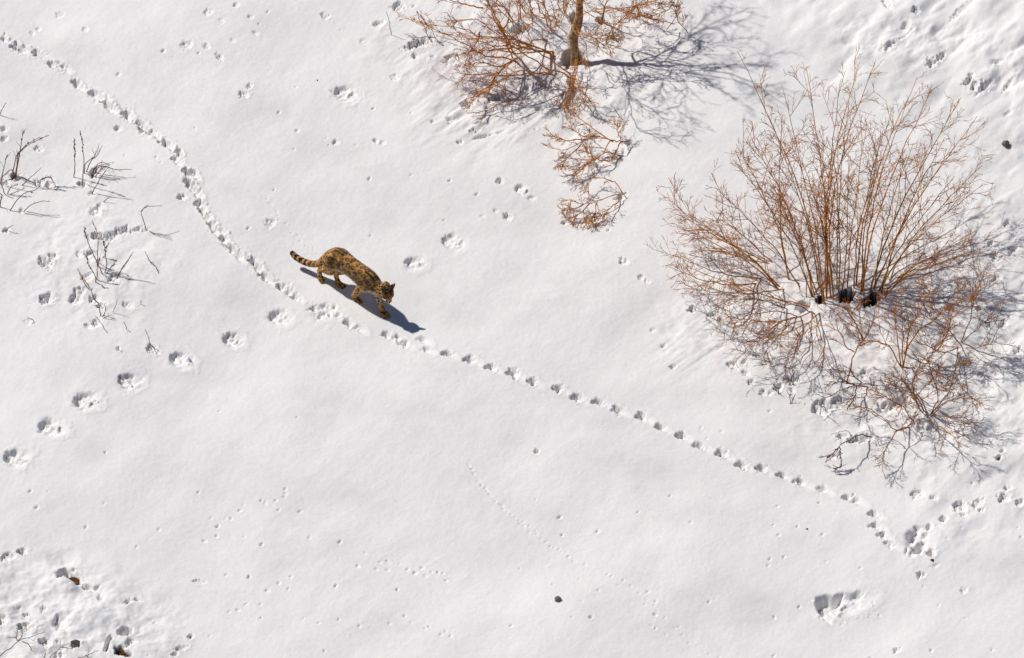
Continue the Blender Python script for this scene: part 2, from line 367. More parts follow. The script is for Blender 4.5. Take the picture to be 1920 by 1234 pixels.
for (u_, v_) in ((670, 560), (726, 590), (638, 535), (603, 524)):
    stamp(u_, v_, 8, 6, .012, 30, .5, .9, .3, .2, .2)
# hollows beside the tree and its hanging branches
for (u_, v_, a, b, d) in [(785, 82, 28, 8, .12), (778, 105, 6, 6, .08), (812, 108, 5, 4, .05), (850, 112, 18, 10, .07), (875, 195, 13, 9, .10), (845, 222, 9, 8, .06), (935, 182, 20, 7, .09),
                          (812, 226, 5, 4, .06), (890, 242, 9, 5, .07), (862, 265, 7, 5, .05), (990, 165, 9, 8, .05), (1030, 160, 12, 9, .05), (915, 250, 30, 4, .05), (1020, 200, 20, 6, .04),
                          (1180, 270, 9, 7, .09), (1172, 292, 6, 10, .05), (1165, 372, 12, 8, .07), (1110, 412, 24, 8, .06), (1065, 398, 12, 6, .06), (1060, 415, 8, 4, .06), (1125, 300, 16, 8, .05),
                          (1480, 710, 12, 6, .06), (1545, 762, 26, 16, .07), (1532, 764, 12, 8, .04), (1575, 752, 16, 14, .08), (1625, 700, 18, 8, .07), (1612, 818, 26, 9, .10), (1580, 812, 12, 5, .07),
                          (1560, 850, 9, 6, .06), (1690, 750, 24, 14, .08), (1660, 758, 18, 12, .08), (1735, 795, 20, 12, .08), (1450, 610, 18, 10, .05), (1380, 600, 16, 8, .05)]:
    stamp(u_, v_, a, b, d * .7, rng.uniform(-25, 5), .25, .85, .6, .3, .1)
# mounds and broken snow, lower left
for (u_, v_, a, b, d, s_) in [(126, 1078, 22, 11, .05, 0), (165, 1098, 10, 6, .08, 0), (50, 1175, 16, 9, .10, 0), (85, 1205, 14, 10, .09, 0), (115, 1165, 17, 16, .05, 0), (3, 1160, 12, 11, .10, 0),
                              (235, 1180, 15, 10, .10, 0), (228, 1212, 18, 9, .04, 0), (142, 1207, 9, 6, .16, .9), (245, 1200, 10, 6, .06, 0), (110, 1228, 12, 8, .06, 0), (42, 1035, 10, 7, .08, 0),
                              (15, 1045, 18, 8, .04, 0), (188, 1120, 6, 9, .05, 0), (240, 1125, 8, 5, .05, 0), (258, 1120, 9, 3, .04, 0), (82, 1140, 7, 5, .05, 0), (50, 1148, 8, 4, .05, 0), (110, 1200, 7, 5, .07, 0),
                              (340, 1210, 14, 5, .05, 0), (328, 1222, 9, 5, .05, 0), (358, 1188, 7, 5, .05, 0), (375, 1085, 14, 4, .03, 0)]:
    stamp(u_, v_, a, b, d * .8, rng.uniform(-30, 10), .22, .75, .7, .32, .15, soil=s_)
poly_stamp([(104, 1078), (112, 1068), (122, 1062), (134, 1071), (148, 1080), (155, 1094), (143, 1095), (128, 1090), (114, 1084)], .10, 5, 6)
poly_stamp([(126, 1086), (136, 1081), (149, 1085), (155, 1095), (143, 1096), (134, 1092)], .05, 3, 4, soil=1.0)
poly_stamp([(160, 1096), (172, 1098), (188, 1095), (184, 1106), (172, 1105)], .05, 4, 4)
poly_stamp([(206, 1188), (212, 1192), (204, 1206), (200, 1220), (194, 1219), (197, 1203)], .13, 2.5, 6)
poly_stamp([(222, 1178), (236, 1170), (250, 1174), (246, 1184), (230, 1190), (220, 1188)], .08, 5, 4)
poly_stamp([(214, 1207), (226, 1206), (238, 1214), (250, 1222), (244, 1230), (228, 1227), (212, 1223)], .07, 3, 4, soil=1.0)
poly_stamp([(134, 1202), (146, 1203), (152, 1209), (142, 1213), (135, 1209)], .12, 2, 4, soil=1.0)
poly_stamp([(97, 1162), (112, 1148), (136, 1140), (148, 1146), (128, 1162), (110, 1176), (98, 1174)], .035, 8, 5)
# dotted lines of small dimples
def line_dots(pts, n, amp, smin, smax, dep):
    for k in range(n):
        t = k / (n - 1) * (len(pts) - 1); i = min(int(t), len(pts) - 2); f = t - i
        u_ = pts[i][0] * (1 - f) + pts[i + 1][0] * f + rng.gauss(0, amp); v_ = pts[i][1] * (1 - f) + pts[i + 1][1] * f + rng.gauss(0, amp * .8)
        s_ = rng.uniform(smin, smax)
        stamp(u_, v_, s_ * 1.2, s_ * .8, rng.uniform(.25, .7) * dep, rng.uniform(-30, 30), .3, .7, .3, .2, .1)
line_dots([(875, 868), (930, 935), (990, 985), (1080, 1050)], 42, 2.2, 2.0, 4.0, .018)
line_dots([(1080, 1050), (1180, 1100), (1280, 1185), (1350, 1234)], 22, 4, 2.0, 3.5, .014)
line_dots([(500, 375), (545, 430), (600, 475)], 26, 3, 2.0, 3.5, .012)
line_dots([(680, 1045), (760, 1060), (840, 1080)], 16, 10, 2.5, 4.5, .030)
line_dots([(560, 1165), (760, 1165), (860, 1190)], 12, 9, 2, 3.8, .026)
line_dots([(430, 1150), (500, 1110), (560, 1080)], 9, 8, 2.5, 4.5, .03)
line_dots([(1050, 1080), (1200, 1120), (1270, 1210)], 14, 22, 2, 4, .022)
line_dots([(400, 1005), (480, 935), (560, 950)], 14, 18, 2.5, 4.5, .03)
for k in range(60):
    u_ = rng.uniform(0, 1500); v_ = rng.uniform(760, 1234)
    if 560 < u_ < 900 and v_ < 1000: continue
    s_ = rng.uniform(1.8, 4.2)
    stamp(u_, v_, s_ * 1.3, s_ * .8, rng.uniform(.008, .028), -35, .3, .7, .3, .2, .1)
for k in range(55):
    u_ = rng.uniform(200, 1300); v_ = rng.uniform(0, 450)
    s_ = rng.uniform(1.8, 4.5)
    stamp(u_, v_, s_ * 1.3, s_ * .8, rng.uniform(.008, .024), -35, .3, .7, .3, .2, .1)
for k in range(30):
    u_ = rng.uniform(1400, 1920); v_ = rng.uniform(900, 1234)
    stamp(u_, v_, rng.uniform(2, 4.5), rng.uniform(2, 3), rng.uniform(.008, .025), -35, .3, .7, .3, .2, .1)
for k in range(36):                                   # clods in the worn slope
    u_ = rng.uniform(1560, 1925); v_ = rng.uniform(0, 540)
    if (u_ - 1490) * 0.60 - (v_ - 40) * 0.80 < 60: continue
    stamp(u_, v_, rng.uniform(12, 30), rng.uniform(4, 9), rng.uniform(.015, .04), rng.uniform(-50, -22), .25, 1.0, .5, .3, .15)

H *= np.where(infield, 1, fade * 1.0)
ny, nx = H.shape
co = np.empty((ny * nx, 3), np.float32)
co[:, 0] = X.ravel(); co[:, 1] = Y.ravel(); co[:, 2] = H.ravel()
idx = np.arange(ny * nx, dtype=np.int32).reshape(ny, nx)
quads = np.stack([idx[:-1, :-1], idx[:-1, 1:], idx[1:, 1:], idx[1:, :-1]], -1).reshape(-1, 4)
me = bpy.data.meshes.new('snow_field')
me.vertices.add(len(co)); me.vertices.foreach_set('co', co.ravel())
me.loops.add(quads.size); me.loops.foreach_set('vertex_index', quads.ravel())
me.polygons.add(len(quads)); me.polygons.foreach_set('loop_start', np.arange(0, quads.size, 4, dtype=np.int32))
me.polygons.foreach_set('use_smooth', np.ones(len(quads), bool))
me.update()
at_ = me.attributes.new('soil', 'FLOAT', 'POINT'); at_.data.foreach_set('value', SOIL.ravel().astype(np.float32))
me.materials.append(M_snow)
snow = bpy.data.objects.new('snow_field', me); col.objects.link(snow)
snow['kind'] = 'structure'

def gh(x, y):
    j = int(np.clip(np.searchsorted(gx, x) - 1, 0, nx - 2)); i = int(np.clip(np.searchsorted(gy, y) - 1, 0, ny - 2))
    fx = (x - gx[j]) / (gx[j + 1] - gx[j]); fy = (y - gy[i]) / (gy[i + 1] - gy[i])
    return float(H[i, j] * (1 - fx) * (1 - fy) + H[i, j + 1] * fx * (1 - fy) + H[i + 1, j] * (1 - fx) * fy + H[i + 1, j + 1] * fx * fy)
def G(px, py, dz=0.0):
    """where the photograph's pixel meets the snow"""
    z = 0
    for _ in range(5):
        p = P(px, py, z); z = 0.5 * z + 0.5 * gh(p.x, p.y)
    return Vector((p.x, p.y, gh(p.x, p.y) + dz))

# ------------------------------------------------------------------ objects
def tag(o, label=None, cat=None, group=None, kind=None):
    if label: o['label'] = label
    if cat: o['category'] = cat
    if group: o['group'] = group
    if kind: o['kind'] = kind
    return o
def empty(name, loc):
    o = bpy.data.objects.new(name, None); col.objects.link(o); o.location = loc
    o.empty_display_size = 0.1
    return o

class Tubes:
    """collects tapering tubes in world space; build() links them as one mesh"""
    def __init__(self): self.v = []; self.f = []
    def add(self, pts, radii, sides=4, cap=True):
        n0 = len(self.v); n = len(pts)
        for i, p in enumerate(pts):
            t = (pts[min(i + 1, n - 1)] - pts[max(i - 1, 0)])
            if t.length < 1e-7: t = Vector((0, 0, 1))
            t.normalize()
            a = t.cross(Vector((0.31, 0.12, 0.94)));
            if a.length < 1e-3: a = t.cross(Vector((1, 0, 0)))
            a.normalize(); b = t.cross(a)
            for k in range(sides):
                w = 2 * math.pi * k / sides
                self.v.append(p + (a * math.cos(w) + b * math.sin(w)) * radii[i])
        for i in range(n - 1):
            for k in range(sides):
                q = n0 + i * sides; k2 = (k + 1) % sides
                self.f.append((q + k, q + k2, q + sides + k2, q + sides + k))
        if cap:
            self.f.append(tuple(n0 + k for k in reversed(range(sides))))
            self.f.append(tuple(n0 + (n - 1) * sides + k for k in range(sides)))
    def blob(self, c, r, d=Vector((0, 0, 1)), ln=2.0):
        self.add([c - d * r * ln, c - d * r * ln * .4, c + d * r * ln * .4, c + d * r * ln], [r * .15, r, r * .9, r * .1], 5)
    def build(self, name, m, parent, origin=None):
        org = Vector(origin) if origin is not None else (parent_world(parent) if parent else Vector((0, 0, 0)))
        me = bpy.data.meshes.new(name)
        me.from_pydata([tuple(v - org) for v in self.v], [], self.f)
        me.polygons.foreach_set('use_smooth', [True] * len(me.polygons))
        me.materials.append(m)
        o = bpy.data.objects.new(name, me); col.objects.link(o)
        if parent:
            o.parent = parent
        else:
            o.location = org
        return o
def parent_world(p):
    w = Vector(p.location)
    while p.parent: p = p.parent; w += Vector(p.location)
    return w

R = random.Random(11)
def rvec():
    while True:
        v = Vector((R.uniform(-1, 1), R.uniform(-1, 1), R.uniform(-1, 1)))
        if 0.1 < v.length < 1: return v.normalized()

def smooth_path(ctrl, n, jit=0.0):
    """Catmull-Rom through the control points, with a little wander"""
    c = [ctrl[0] * 2 - ctrl[1]] + list(ctrl) + [ctrl[-1] * 2 - ctrl[-2]]
    segs = len(ctrl) - 1; out = []
    for i in range(n + 1):
        t = i / n * segs; k = min(int(t), segs - 1); f = t - k
        p0, p1, p2, p3 = c[k], c[k + 1], c[k + 2], c[k + 3]
        p = 0.5 * ((2 * p1) + (p2 - p0) * f + (2 * p0 - 5 * p1 + 4 * p2 - p3) * f * f + (3 * p1 - p0 - 3 * p2 + p3) * f ** 3)
        if 0 < i < n: p = p + rvec() * jit
        out.append(p)
    return out

def wander(start, d, length, n, bend=0.12, up=0.08, squash=None):
    pts = [start]; d = d.normalized()
    for i in range(n):
        d = (d + rvec() * bend + Vector((0, 0, up))).normalized()
        pts.append(pts[-1] + d * length / n)
    return pts

def along(path, t):
    k = t * (len(path) - 1); i = min(int(k), len(path) - 2); f = k - i
    return path[i].lerp(path[i + 1], f), (path[i + 1] - path[i]).normalized()

def side_dir(tan, ang, flat=0.0):
    r = rvec(); p = (r - tan * r.dot(tan))
    if flat: p.z *= (1 - flat)
    p.normalize()
    return tan * math.cos(ang) + p * math.sin(ang)

TIPR = 0.0025
def twigs_on(T, path, r, length, count, level, ang=(0.45, 1.05), t0=0.15, up=0.05, flat=0.0):
    for k in range(count):
        t = t0 + (1 - t0) * (k + R.random()) / count
        t = min(t, 0.985)
        p, tan = along(path, t)
        L = length * (1.15 - 0.6 * t) * R.uniform(0.5, 1.2)
        d = side_dir(tan, R.uniform(*ang), flat)
        w = wander(p, d, L, 3, 0.09, up)
        r0 = max(TIPR, r * (1 - 0.5 * t) * 0.62)
        T.add(w, [r0, (r0 + TIPR) / 2, TIPR * 1.05, TIPR * .7], 3, False)
        if level > 1:
            twigs_on(T, w, r0, length * 0.40, 3, level - 1, ang, 0.3, up, flat)

def make_stem(root, base, ctrl, r0, r1=0.004, nbranch=6, blen=0.8, ntw=5, tlen=0.26, lev=2, m=None, name='stem', t0=0.25, jit=0.02, up=0.06, flat=0.0, bang=(0.35, 0.8), tipt=6, mt=None, sides=5):
    """a stem (part) with its branches and twig mass (sub-parts)"""
    m = m or M_stem
    path = smooth_path([base] + ctrl, max(8, 4 * len(ctrl)), jit)
    n = len(path)
    T = Tubes(); T.add(path, [r0 + (r1 - r0) * (i / (n - 1)) ** 0.8 for i in range(n)], sides)
    st = T.build(name, m, root)
    TW = Tubes()
    L = sum((path[i + 1] - path[i]).length for i in range(n - 1))
    for k in range(nbranch):
        t = t0 + (0.94 - t0) * (k + R.random()) / nbranch
        p, tan = along(path, t)
        bl = blen * (1.2 - 0.7 * t) * R.uniform(0.55, 1.15)
        d = side_dir(tan, R.uniform(*bang), flat)
        w = wander(p, d, bl, 6, 0.08, up)
        rb = max(0.0044, (r0 + (r1 - r0) * t) * 0.55)
        B = Tubes(); B.add(w, [rb + (TIPR - rb) * i / 6 for i in range(7)], 4)
        B.build('branch', m, st)
        twigs_on(TW, w, rb * .8, tlen, ntw, lev, up=up, flat=flat)
    twigs_on(TW, path, 0.0045, tlen * 0.9, tipt, lev, t0=max(0.35, t0), up=up, flat=flat)
    tw = TW.build('twigs', mt or M_twig, st); tag(tw, kind='stuff')
    return st, path

def up_from(bx, by, tx, ty, k=0.78, dz=0.0):
    """a point seen at pixel (tx, ty) on a stem rooted at (bx, by) that leans back from upright by (1 - k)"""
    z = max(0.03, (by - ty) / 111.0 * k) + dz
    b = G(bx, by)
    return P(tx, ty, b.z + z)
def near(px, py, z):
    g = G(px, py); return P(px, py, max(0.0, g.z) + z)

# ------------------------------------------------------------------ leopard
LO = P(672, 552, 0.0)
hd = math.radians(-45)
Fv = Vector((math.cos(hd), math.sin(hd), 0)); Lv = Vector((-math.sin(hd), math.cos(hd), 0))
ground_z = np.mean([gh(*(LO + Fv * f + Lv * l).xy) for f, l in ((.05, -.08), (.5, -.03), (-.27, -.04), (-.5, -.15))])

def ell_tube(v, f, secs, sides=18):
    """closed tube through sections (f, l, z, half width, half height)"""
    pts = [Vector(s[:3]) for s in secs]
    n0 = len(v); n = len(pts)
    rings = []
    for i, s in enumerate(secs):
        t = (pts[min(i + 1, n - 1)] - pts[max(i - 1, 0)]).normalized()
        a = Vector((0, 0, 1)).cross(t)
        a = Vector((0, 1, 0)) if a.length < 0.25 else a.normalized()
        if a.y < 0: a = -a
        b = t.cross(a).normalized()
        rings.append((pts[i], t, a, b, s[3], s[4]))
    full = []
    p, t, a, b, w, h = rings[0]
    for k in (0.25, 0.7): full.append((p - t * min(w, h) * math.sqrt(1 - k * k), a, b, w * k, h * k))
    for p, t, a, b, w, h in rings: full.append((p, a, b, w, h))
    p, t, a, b, w, h = rings[-1]
    for k in (0.7, 0.25): full.append((p + t * min(w, h) * math.sqrt(1 - k * k), a, b, w * k, h * k))
    for p, a, b, w, h in full:
        for k in range(sides):
            q = 2 * math.pi * k / sides
            v.append(p + a * w * math.cos(q) + b * h * math.sin(q))
    m_ = len(full)
    for i in range(m_ - 1):
        for k in range(sides):
            k2 = (k + 1) % sides; q = n0 + i * sides
            f.append((q + k, q + k2, q + sides + k2, q + sides + k))
    f.append(tuple(n0 + k for k in reversed(range(sides)))); f.append(tuple(n0 + (m_ - 1) * sides + k for k in range(sides)))

def spl(secs, n):
    """resample sections with a smooth spline"""
    a = np.array(secs, float); a = np.vstack([2 * a[0] - a[1], a, 2 * a[-1] - a[-2]]); s = len(secs) - 1; out = []
    for i in range(n + 1):
        t = i / n * s; k = min(int(t), s - 1); q = t - k
        p0, p1, p2, p3 = a[k], a[k + 1], a[k + 2], a[k + 3]
        out.append(0.5 * (2 * p1 + (p2 - p0) * q + (2 * p0 - 5 * p1 + 4 * p2 - p3) * q * q + (3 * p1 - p0 - 3 * p2 + p3) * q ** 3))
    return out

def make_leopard():
    v, f = [], []
    c = -0.04
    torso = [(-.45, c, .44, .07, .09), (-.38, c, .455, .105, .135), (-.27, c, .475, .118, .148), (-.14, c, .475, .108, .13), (0, c, .465, .108, .130),
             (.12, c, .450, .112, .145), (.24, c, .440, .108, .152), (.33, c, .430, .092, .135), (.41, c, .425, .07, .10), (.49, c + .005, .42, .062, .08), (.54, c + .01, .415, .055, .065)]
    torso = [(a, b, c_ - .008, w * 1.08, h * 1.06) for a, b, c_, w, h in torso]
    ell_tube(v, f, spl(torso, 26), 24)
    legs = [
        [(.24, -.09, .47, .05, .07), (.235, -.105, .40, .058, .085), (.17, -.125, .30, .045, .062), (.10, -.125, .20, .036, .042), (.035, -.11, .10, .032, .034), (.035, -.10, .045, .034, .034), (.065, -.093, .032, .040, .030), (.10, -.09, .026, .040, .026)],
        [(.28, .01, .45, .05, .07), (.30, .02, .38, .055, .08), (.345, .005, .28, .043, .055), (.40, -.008, .17, .034, .040), (.445, -.02, .09, .031, .033), (.475, -.026, .042, .034, .034), (.505, -.03, .032, .040, .030), (.54, -.03, .026, .040, .026)],
        [(-.33, .02, .50, .07, .10), (-.29, .03, .40, .075, .12), (-.27, .02, .30, .058, .085), (-.33, -.01, .22, .038, .05), (-.385, -.03, .16, .028, .036), (-.365, -.035, .10, .027, .032), (-.335, -.038, .045, .032, .034), (-.30, -.04, .032, .038, .030), (-.26, -.04, .026, .038, .026)],
        [(-.33, -.08, .50, .08, .12), (-.35, -.11, .42, .082, .130), (-.375, -.128, .33, .066, .105), (-.45, -.138, .26, .046, .068), (-.53, -.142, .215, .028, .038), (-.568, -.146, .17, .027, .034), (-.560, -.15, .10, .027, .032), (-.535, -.154, .055, .035, .034), (-.505, -.157, .030, .036, .028)],
    ]
    for L_ in legs: ell_tube(v, f, spl([(a, b, c_, w * 1.10, h * 1.08) for a, b, c_, w, h in L_], 22), 16)
    # toes
    for (tf, tl, df, dl) in ((.125, -.09, 1, 0), (.565, -.03, 1, 0), (-.235, -.04, 1, 0)):
        for k in (-1.5, -.5, .5, 1.5):
            e = .006 if abs(k) < 1 else 0
            ell_tube(v, f, [(tf - .03, tl + k * .018, .032, .012, .014), (tf + e, tl + k * .019, .024, .013, .014), (tf + .012 + e, tl + k * .019, .018, .010, .011)], 8)
    tail = [(-.38, c, .50, .06, .06), (-.46, -.055, .455, .052, .054), (-.535, -.085, .35, .043, .046), (-.61, -.115, .25, .038, .040), (-.70, -.135, .19, .037, .038), (-.80, -.150, .16, .038, .038),
            (-.90, -.165, .155, .038, .038), (-.98, -.178, .17, .037, .036), (-1.035, -.182, .195, .032, .031)]
    ell_tube(v, f, spl([(a, b, c_, w * 1.12, h * 1.12) for a, b, c_, w, h in tail], 30), 14)
    # head: turned a little to the leopard's right, muzzle low
    hc = Vector((.565, -.022, .435))
    ax = Vector((.50, -.26, -.80)).normalized()        # towards the nose
    sd = Vector((.40, .85, -.03)); sd = (sd - ax * sd.dot(ax)).normalized()     # towards the left ear
    cr = sd.cross(ax) * -1
    if cr.dot(Vector((1, 0, 1))) < 0: cr = -cr          # crown / forehead
    HS = 1.10
    def hp(a, s, u): return hc + (ax * a + sd * s + cr * u) * HS
    def ell(cen, r3, n=12):
        n0 = len(v); r3 = [q * HS for q in r3]
        for i in range(n + 1):
            th = math.pi * i / n
            th = min(max(th, 0.05), math.pi - 0.05)
            for k in range(n * 2):
                q = math.pi * k / n
                v.append(cen + ax * r3[0] * math.cos(th) + sd * r3[1] * math.sin(th) * math.cos(q) + cr * r3[2] * math.sin(th) * math.sin(q))
        for i in range(n):
            for k in range(n * 2):
                k2 = (k + 1) % (n * 2); f.append((n0 + i * 2 * n + k, n0 + (i + 1) * 2 * n + k, n0 + (i + 1) * 2 * n + k2, n0 + i * 2 * n + k2))
        f.append(tuple(n0 + k for k in range(2 * n))); f.append(tuple(n0 + n * 2 * n + k for k in reversed(range(2 * n))))
    ell(hp(-.01, 0, .0), (.088, .076, .070))
    ell(hp(.035, .042, -.012), (.045, .034, .034)); ell(hp(.035, -.042, -.012), (.045, .034, .034))
    ell(hp(.075, 0, -.008), (.055, .040, .038))
    ell(hp(.105, .016, -.014), (.026, .022, .022)); ell(hp(.105, -.016, -.014), (.026, .022, .022))
    ell(hp(.095, 0, -.036), (.030, .022, .016))
    ell(hp(.055, 0, .024), (.055, .020, .018))
    ell(hp(-.065, 0, -.025), (.06, .052, .052))
    for s_ in (-1, 1):       # ears: cupped cones
        n0 = len(v); b0 = hp(-.050, .052 * s_, .036); tipd = (cr * .55 - ax * .62 + sd * .42 * s_).normalized()
        wd = (sd * .9 + ax * .25 * s_).normalized(); th = tipd.cross(wd).normalized()
        for (h_, w_, t_) in ((-.02, .036, .020), (.010, .036, .017), (.042, .028, .012), (.070, .010, .008)):
            for k in range(10):
                q = 2 * math.pi * k / 10
                v.append(b0 + tipd * h_ + wd * w_ * math.cos(q) + th * t_ * math.sin(q))
        for i in range(3):
            for k in range(10):
                k2 = (k + 1) % 10; f.append((n0 + i * 10 + k, n0 + i * 10 + k2, n0 + i * 10 + 10 + k2, n0 + i * 10 + 10 + k))
        f.append(tuple(n0 + k for k in reversed(range(10)))); f.append(tuple(n0 + 30 + k for k in range(10)))
    raw = bpy.data.meshes.new('raw'); raw.from_pydata([tuple(p) for p in v], [], f)
    tmp = bpy.data.objects.new('tmp', raw); col.objects.link(tmp)
    md = tmp.modifiers.new('r', 'REMESH'); md.mode = 'VOXEL'; md.voxel_size = 0.0048; md.use_smooth_shade = True
    sm = tmp.modifiers.new('s', 'SMOOTH'); sm.factor = 0.5; sm.iterations = 6
    dg = bpy.context.evaluated_depsgraph_get()
    body_me = bpy.data.meshes.new_from_object(tmp.evaluated_get(dg))
    bpy.data.objects.remove(tmp); bpy.data.meshes.remove(raw)
    n = len(body_me.vertices)
    cc = np.empty(n * 3, np.float32); body_me.vertices.foreach_get('co', cc); cc = cc.reshape(-1, 3)
    nn = np.empty(n * 3, np.float32); body_me.vertices.foreach_get('normal', nn); nn = nn.reshape(-1, 3)
    F_, Lq, Z = cc[:, 0], cc[:, 1], cc[:, 2]
    n = len(cc)
    # --- coat pattern
    gold = np.array([.62, .33, .09]); pale = np.array([.66, .52, .36]); olive = np.array([.10, .065, .032]); black = np.array([.018, .010, .006]); rust = np.array([.36, .15, .04])
    n3 = lambda s, sd_: 0.5 * (vnoise(F_ * s + Z * s * .6, Lq * s + Z * s * 1.1, sd_) + vnoise(F_ * s * 1.1 - Lq * s * .5, Z * s * 1.2, sd_ + 5))
    base = np.tile(gold, (n, 1))
    base *= (1 + 0.28 * n3(40, 3) + 0.2 * n3(90, 9))[:, None]
    trunkm = sstep(-.46, -.36, F_) * (1 - sstep(.40, .50, F_)) * sstep(.26, .34, Z)
    flank = trunkm * (1 - sstep(.54, .59, Z)) * sstep(.345, .41, Z) * sstep(-.40, -.30, F_)
    mott = np.clip(0.76 + 1.1 * n3(22, 21) + 1.2 * n3(85, 25), 0, 1) * flank
    base = base * (1 - 0.8 * mott[:, None]) + olive * (0.8 * mott[:, None])
    belly = (1 - sstep(-.70, .0, nn[:, 2] + .15 * n3(40, 71))) * trunkm
    base = base * (1 - belly[:, None] * .95) + np.array([.74, .64, .50]) * belly[:, None] * .95
    inner = sstep(.24, .30, F_) * (1 - sstep(.47, .52, F_)) * sstep(.12, .2, Z) * (1 - sstep(.33, .38, Z)) * sstep(-.09, -.05, Lq)
    base = base * (1 - inner[:, None] * .7) + pale * inner[:, None] * .7
    paws = 1 - sstep(.05, .10, Z)
    base = base * (1 - paws[:, None] * .5) + rust * paws[:, None] * .5
    # blotches: scattered centres on the skin
    rs = np.random.RandomState(5)
    order = rs.permutation(n); cent = []
    cell = {}
    def spacing(p):
        if p[0] < -.48 and p[2] > 0: return .042
        if p[2] < .33: return .040
        if p[0] > .42: return .036
        return .064
    for i_ in order[:9000]:
        p = cc[i_]; sp = spacing(p); ok = True
        k3 = (int(p[0] // .06), int(p[1] // .06), int(p[2] // .06))
        for a in (-1, 0, 1):
            for b in (-1, 0, 1):
                for c_ in (-1, 0, 1):
                    for qn in cell.get((k3[0] + a, k3[1] + b, k3[2] + c_), ()):
                        if (qn[0] - p[0]) ** 2 + (qn[1] - p[1]) ** 2 + (qn[2] - p[2]) ** 2 < sp * sp: ok = False; break
                    if not ok: break
                if not ok: break
            if not ok: break
        if ok:
            cell.setdefault(k3, []).append(p); cent.append(p)
    cent = np.array(cent)
    best = np.full(n, 9.0, np.float32); who = np.zeros(n, int)
    for k_, p in enumerate(cent):
        d = (cc - p); d[:, 0] *= .8
        dd = np.sqrt((d * d).sum(1)); mk = dd < best; best[mk] = dd[mk]; who[mk] = k_
    spc = np.array([spacing(p) for p in cent])[who]
    rel = best / spc + 0.13 * n3(55, 33)
    ringzone = (trunkm > .5) & (Z > .37) & (F_ > -.44) & (F_ < .40)
    ring = np.where(ringzone, np.maximum(np.exp(-((rel - .36) / .15) ** 2) * np.clip(1.0 + 1.6 * n3(34, 61), 0, 1), .5 * (1 - sstep(.28, .4, rel))), 0)
    solid = np.where(~ringzone, 1 - sstep(.30, .42, rel), 0)
    # rings and bars on the tail
    tl = F_ < -.60
    tailm = sstep(-.56, -.62, F_) * sstep(.10, .13, Z)
    bars = sstep(-.25, .25, np.sin((F_ + .03 * n3(30, 2)) * 2 * math.pi / .075)) * (0.55 + .45 * sstep(-.62, -.8, F_))
    tip = 1 - sstep(-1.03, -.995, F_)
    solid = np.where(tailm > .5, np.maximum(bars, tip), solid)
    # two black lines along the spine
    cy = np.where(F_ < .4, -.04, -.03)
    spine = sstep(.5, .8, nn[:, 2]) * trunkm * sstep(-.40, -.34, F_) * (1 - sstep(.36, .42, F_))
    dash = sstep(-.25, .15, vnoise(F_ * 18, Lq * 0 + 3.1, 77) + .2)
    lines = np.exp(-((np.abs(Lq - cy) - .028) / .020) ** 2) * dash * spine
    # face: dark crown and cheek stripes
    hv = cc - np.array(hc); fa = hv @ np.array(ax); fs = hv @ np.array(sd); fu = hv @ np.array(cr)
    headm = (np.sqrt((hv * hv).sum(1)) < .135) & (F_ > .48)
    crown = np.where(headm, sstep(-.02, .04, fu) * (1 - sstep(.05, .10, fa)) * (.60 + .6 * np.abs(n3(70, 40)) * 2), 0)
    cheek = np.where(headm, sstep(.1, .6, np.sin(fa * 140 + fs * 60)) * (np.abs(fs) > .03) * (fu < .04) * .85, 0)
    eyed = np.zeros(n)
    for s_ in (-1, 1):
        ep = hp(.045, .034 * s_, .042); dd = np.sqrt(((cc - np.array(ep)) ** 2).sum(1)); eyed = np.maximum(eyed, 1 - sstep(.010, .022, dd))
    chin = np.where(headm, sstep(.06, .1, fa) * (fu < 0), 0)
    base = base * (1 - chin[:, None] * .6) + pale * chin[:, None] * .6
    dark = np.clip(np.maximum.reduce([ring, solid, lines, crown * .9, cheek, eyed]), 0, 1)
    dark *= (1 - belly * .8)
    colr = base * (1 - dark[:, None]) + black * dark[:, None]
    rgba = np.ones((n, 4), np.float32); rgba[:, :3] = np.clip(colr, 0.004, 1)
    ca_ = body_me.attributes.new('coat', 'FLOAT_COLOR', 'POINT'); ca_.data.foreach_set('color', rgba.ravel())
    # short fur: fine tufts standing off the skin, each in the colour of the coat under it
    NF = 26000
    pk = rs.choice(n, NF, replace=True); pp = cc[pk] + rs.normal(0, .0015, (NF, 3)); nr = nn[pk]
    lay = np.array([-.75, -.05, -.45]) + rs.normal(0, .35, (NF, 3)); lay -= nr * (lay * nr).sum(1)[:, None]
    dirn = nr * .75 + lay; dirn /= np.linalg.norm(dirn, axis=1)[:, None]
    wid = np.cross(dirn, rs.normal(0, 1, (NF, 3))); wid /= np.linalg.norm(wid, axis=1)[:, None] + 1e-6
    ln = rs.uniform(.008, .018, NF); ln *= np.where((hvn := np.linalg.norm(pp - np.array(hc), axis=1)) < .15, .45, 1) * np.where(pp[:, 2] < .2, .5, 1) 
    tri = np.empty((NF, 3, 3)); tri[:, 0] = pp - wid * .0016 - nr * .002; tri[:, 1] = pp + wid * .0016 - nr * .002; tri[:, 2] = pp + dirn * ln[:, None]
    tri = tri.reshape(-1, 3); triw = np.outer(tri[:, 0], np.array(Fv)) + np.outer(tri[:, 1], np.array(Lv)) + np.outer(tri[:, 2], np.array([0, 0, 1]))
    fur_me = bpy.data.meshes.new('fur'); fur_me.vertices.add(NF * 3); fur_me.vertices.foreach_set('co', triw.astype(np.float32).ravel())
    fur_me.loops.add(NF * 3); fur_me.loops.foreach_set('vertex_index', np.arange(NF * 3, dtype=np.int32))
    fur_me.polygons.add(NF); fur_me.polygons.foreach_set('loop_start', np.arange(0, NF * 3, 3, dtype=np.int32)); fur_me.update()
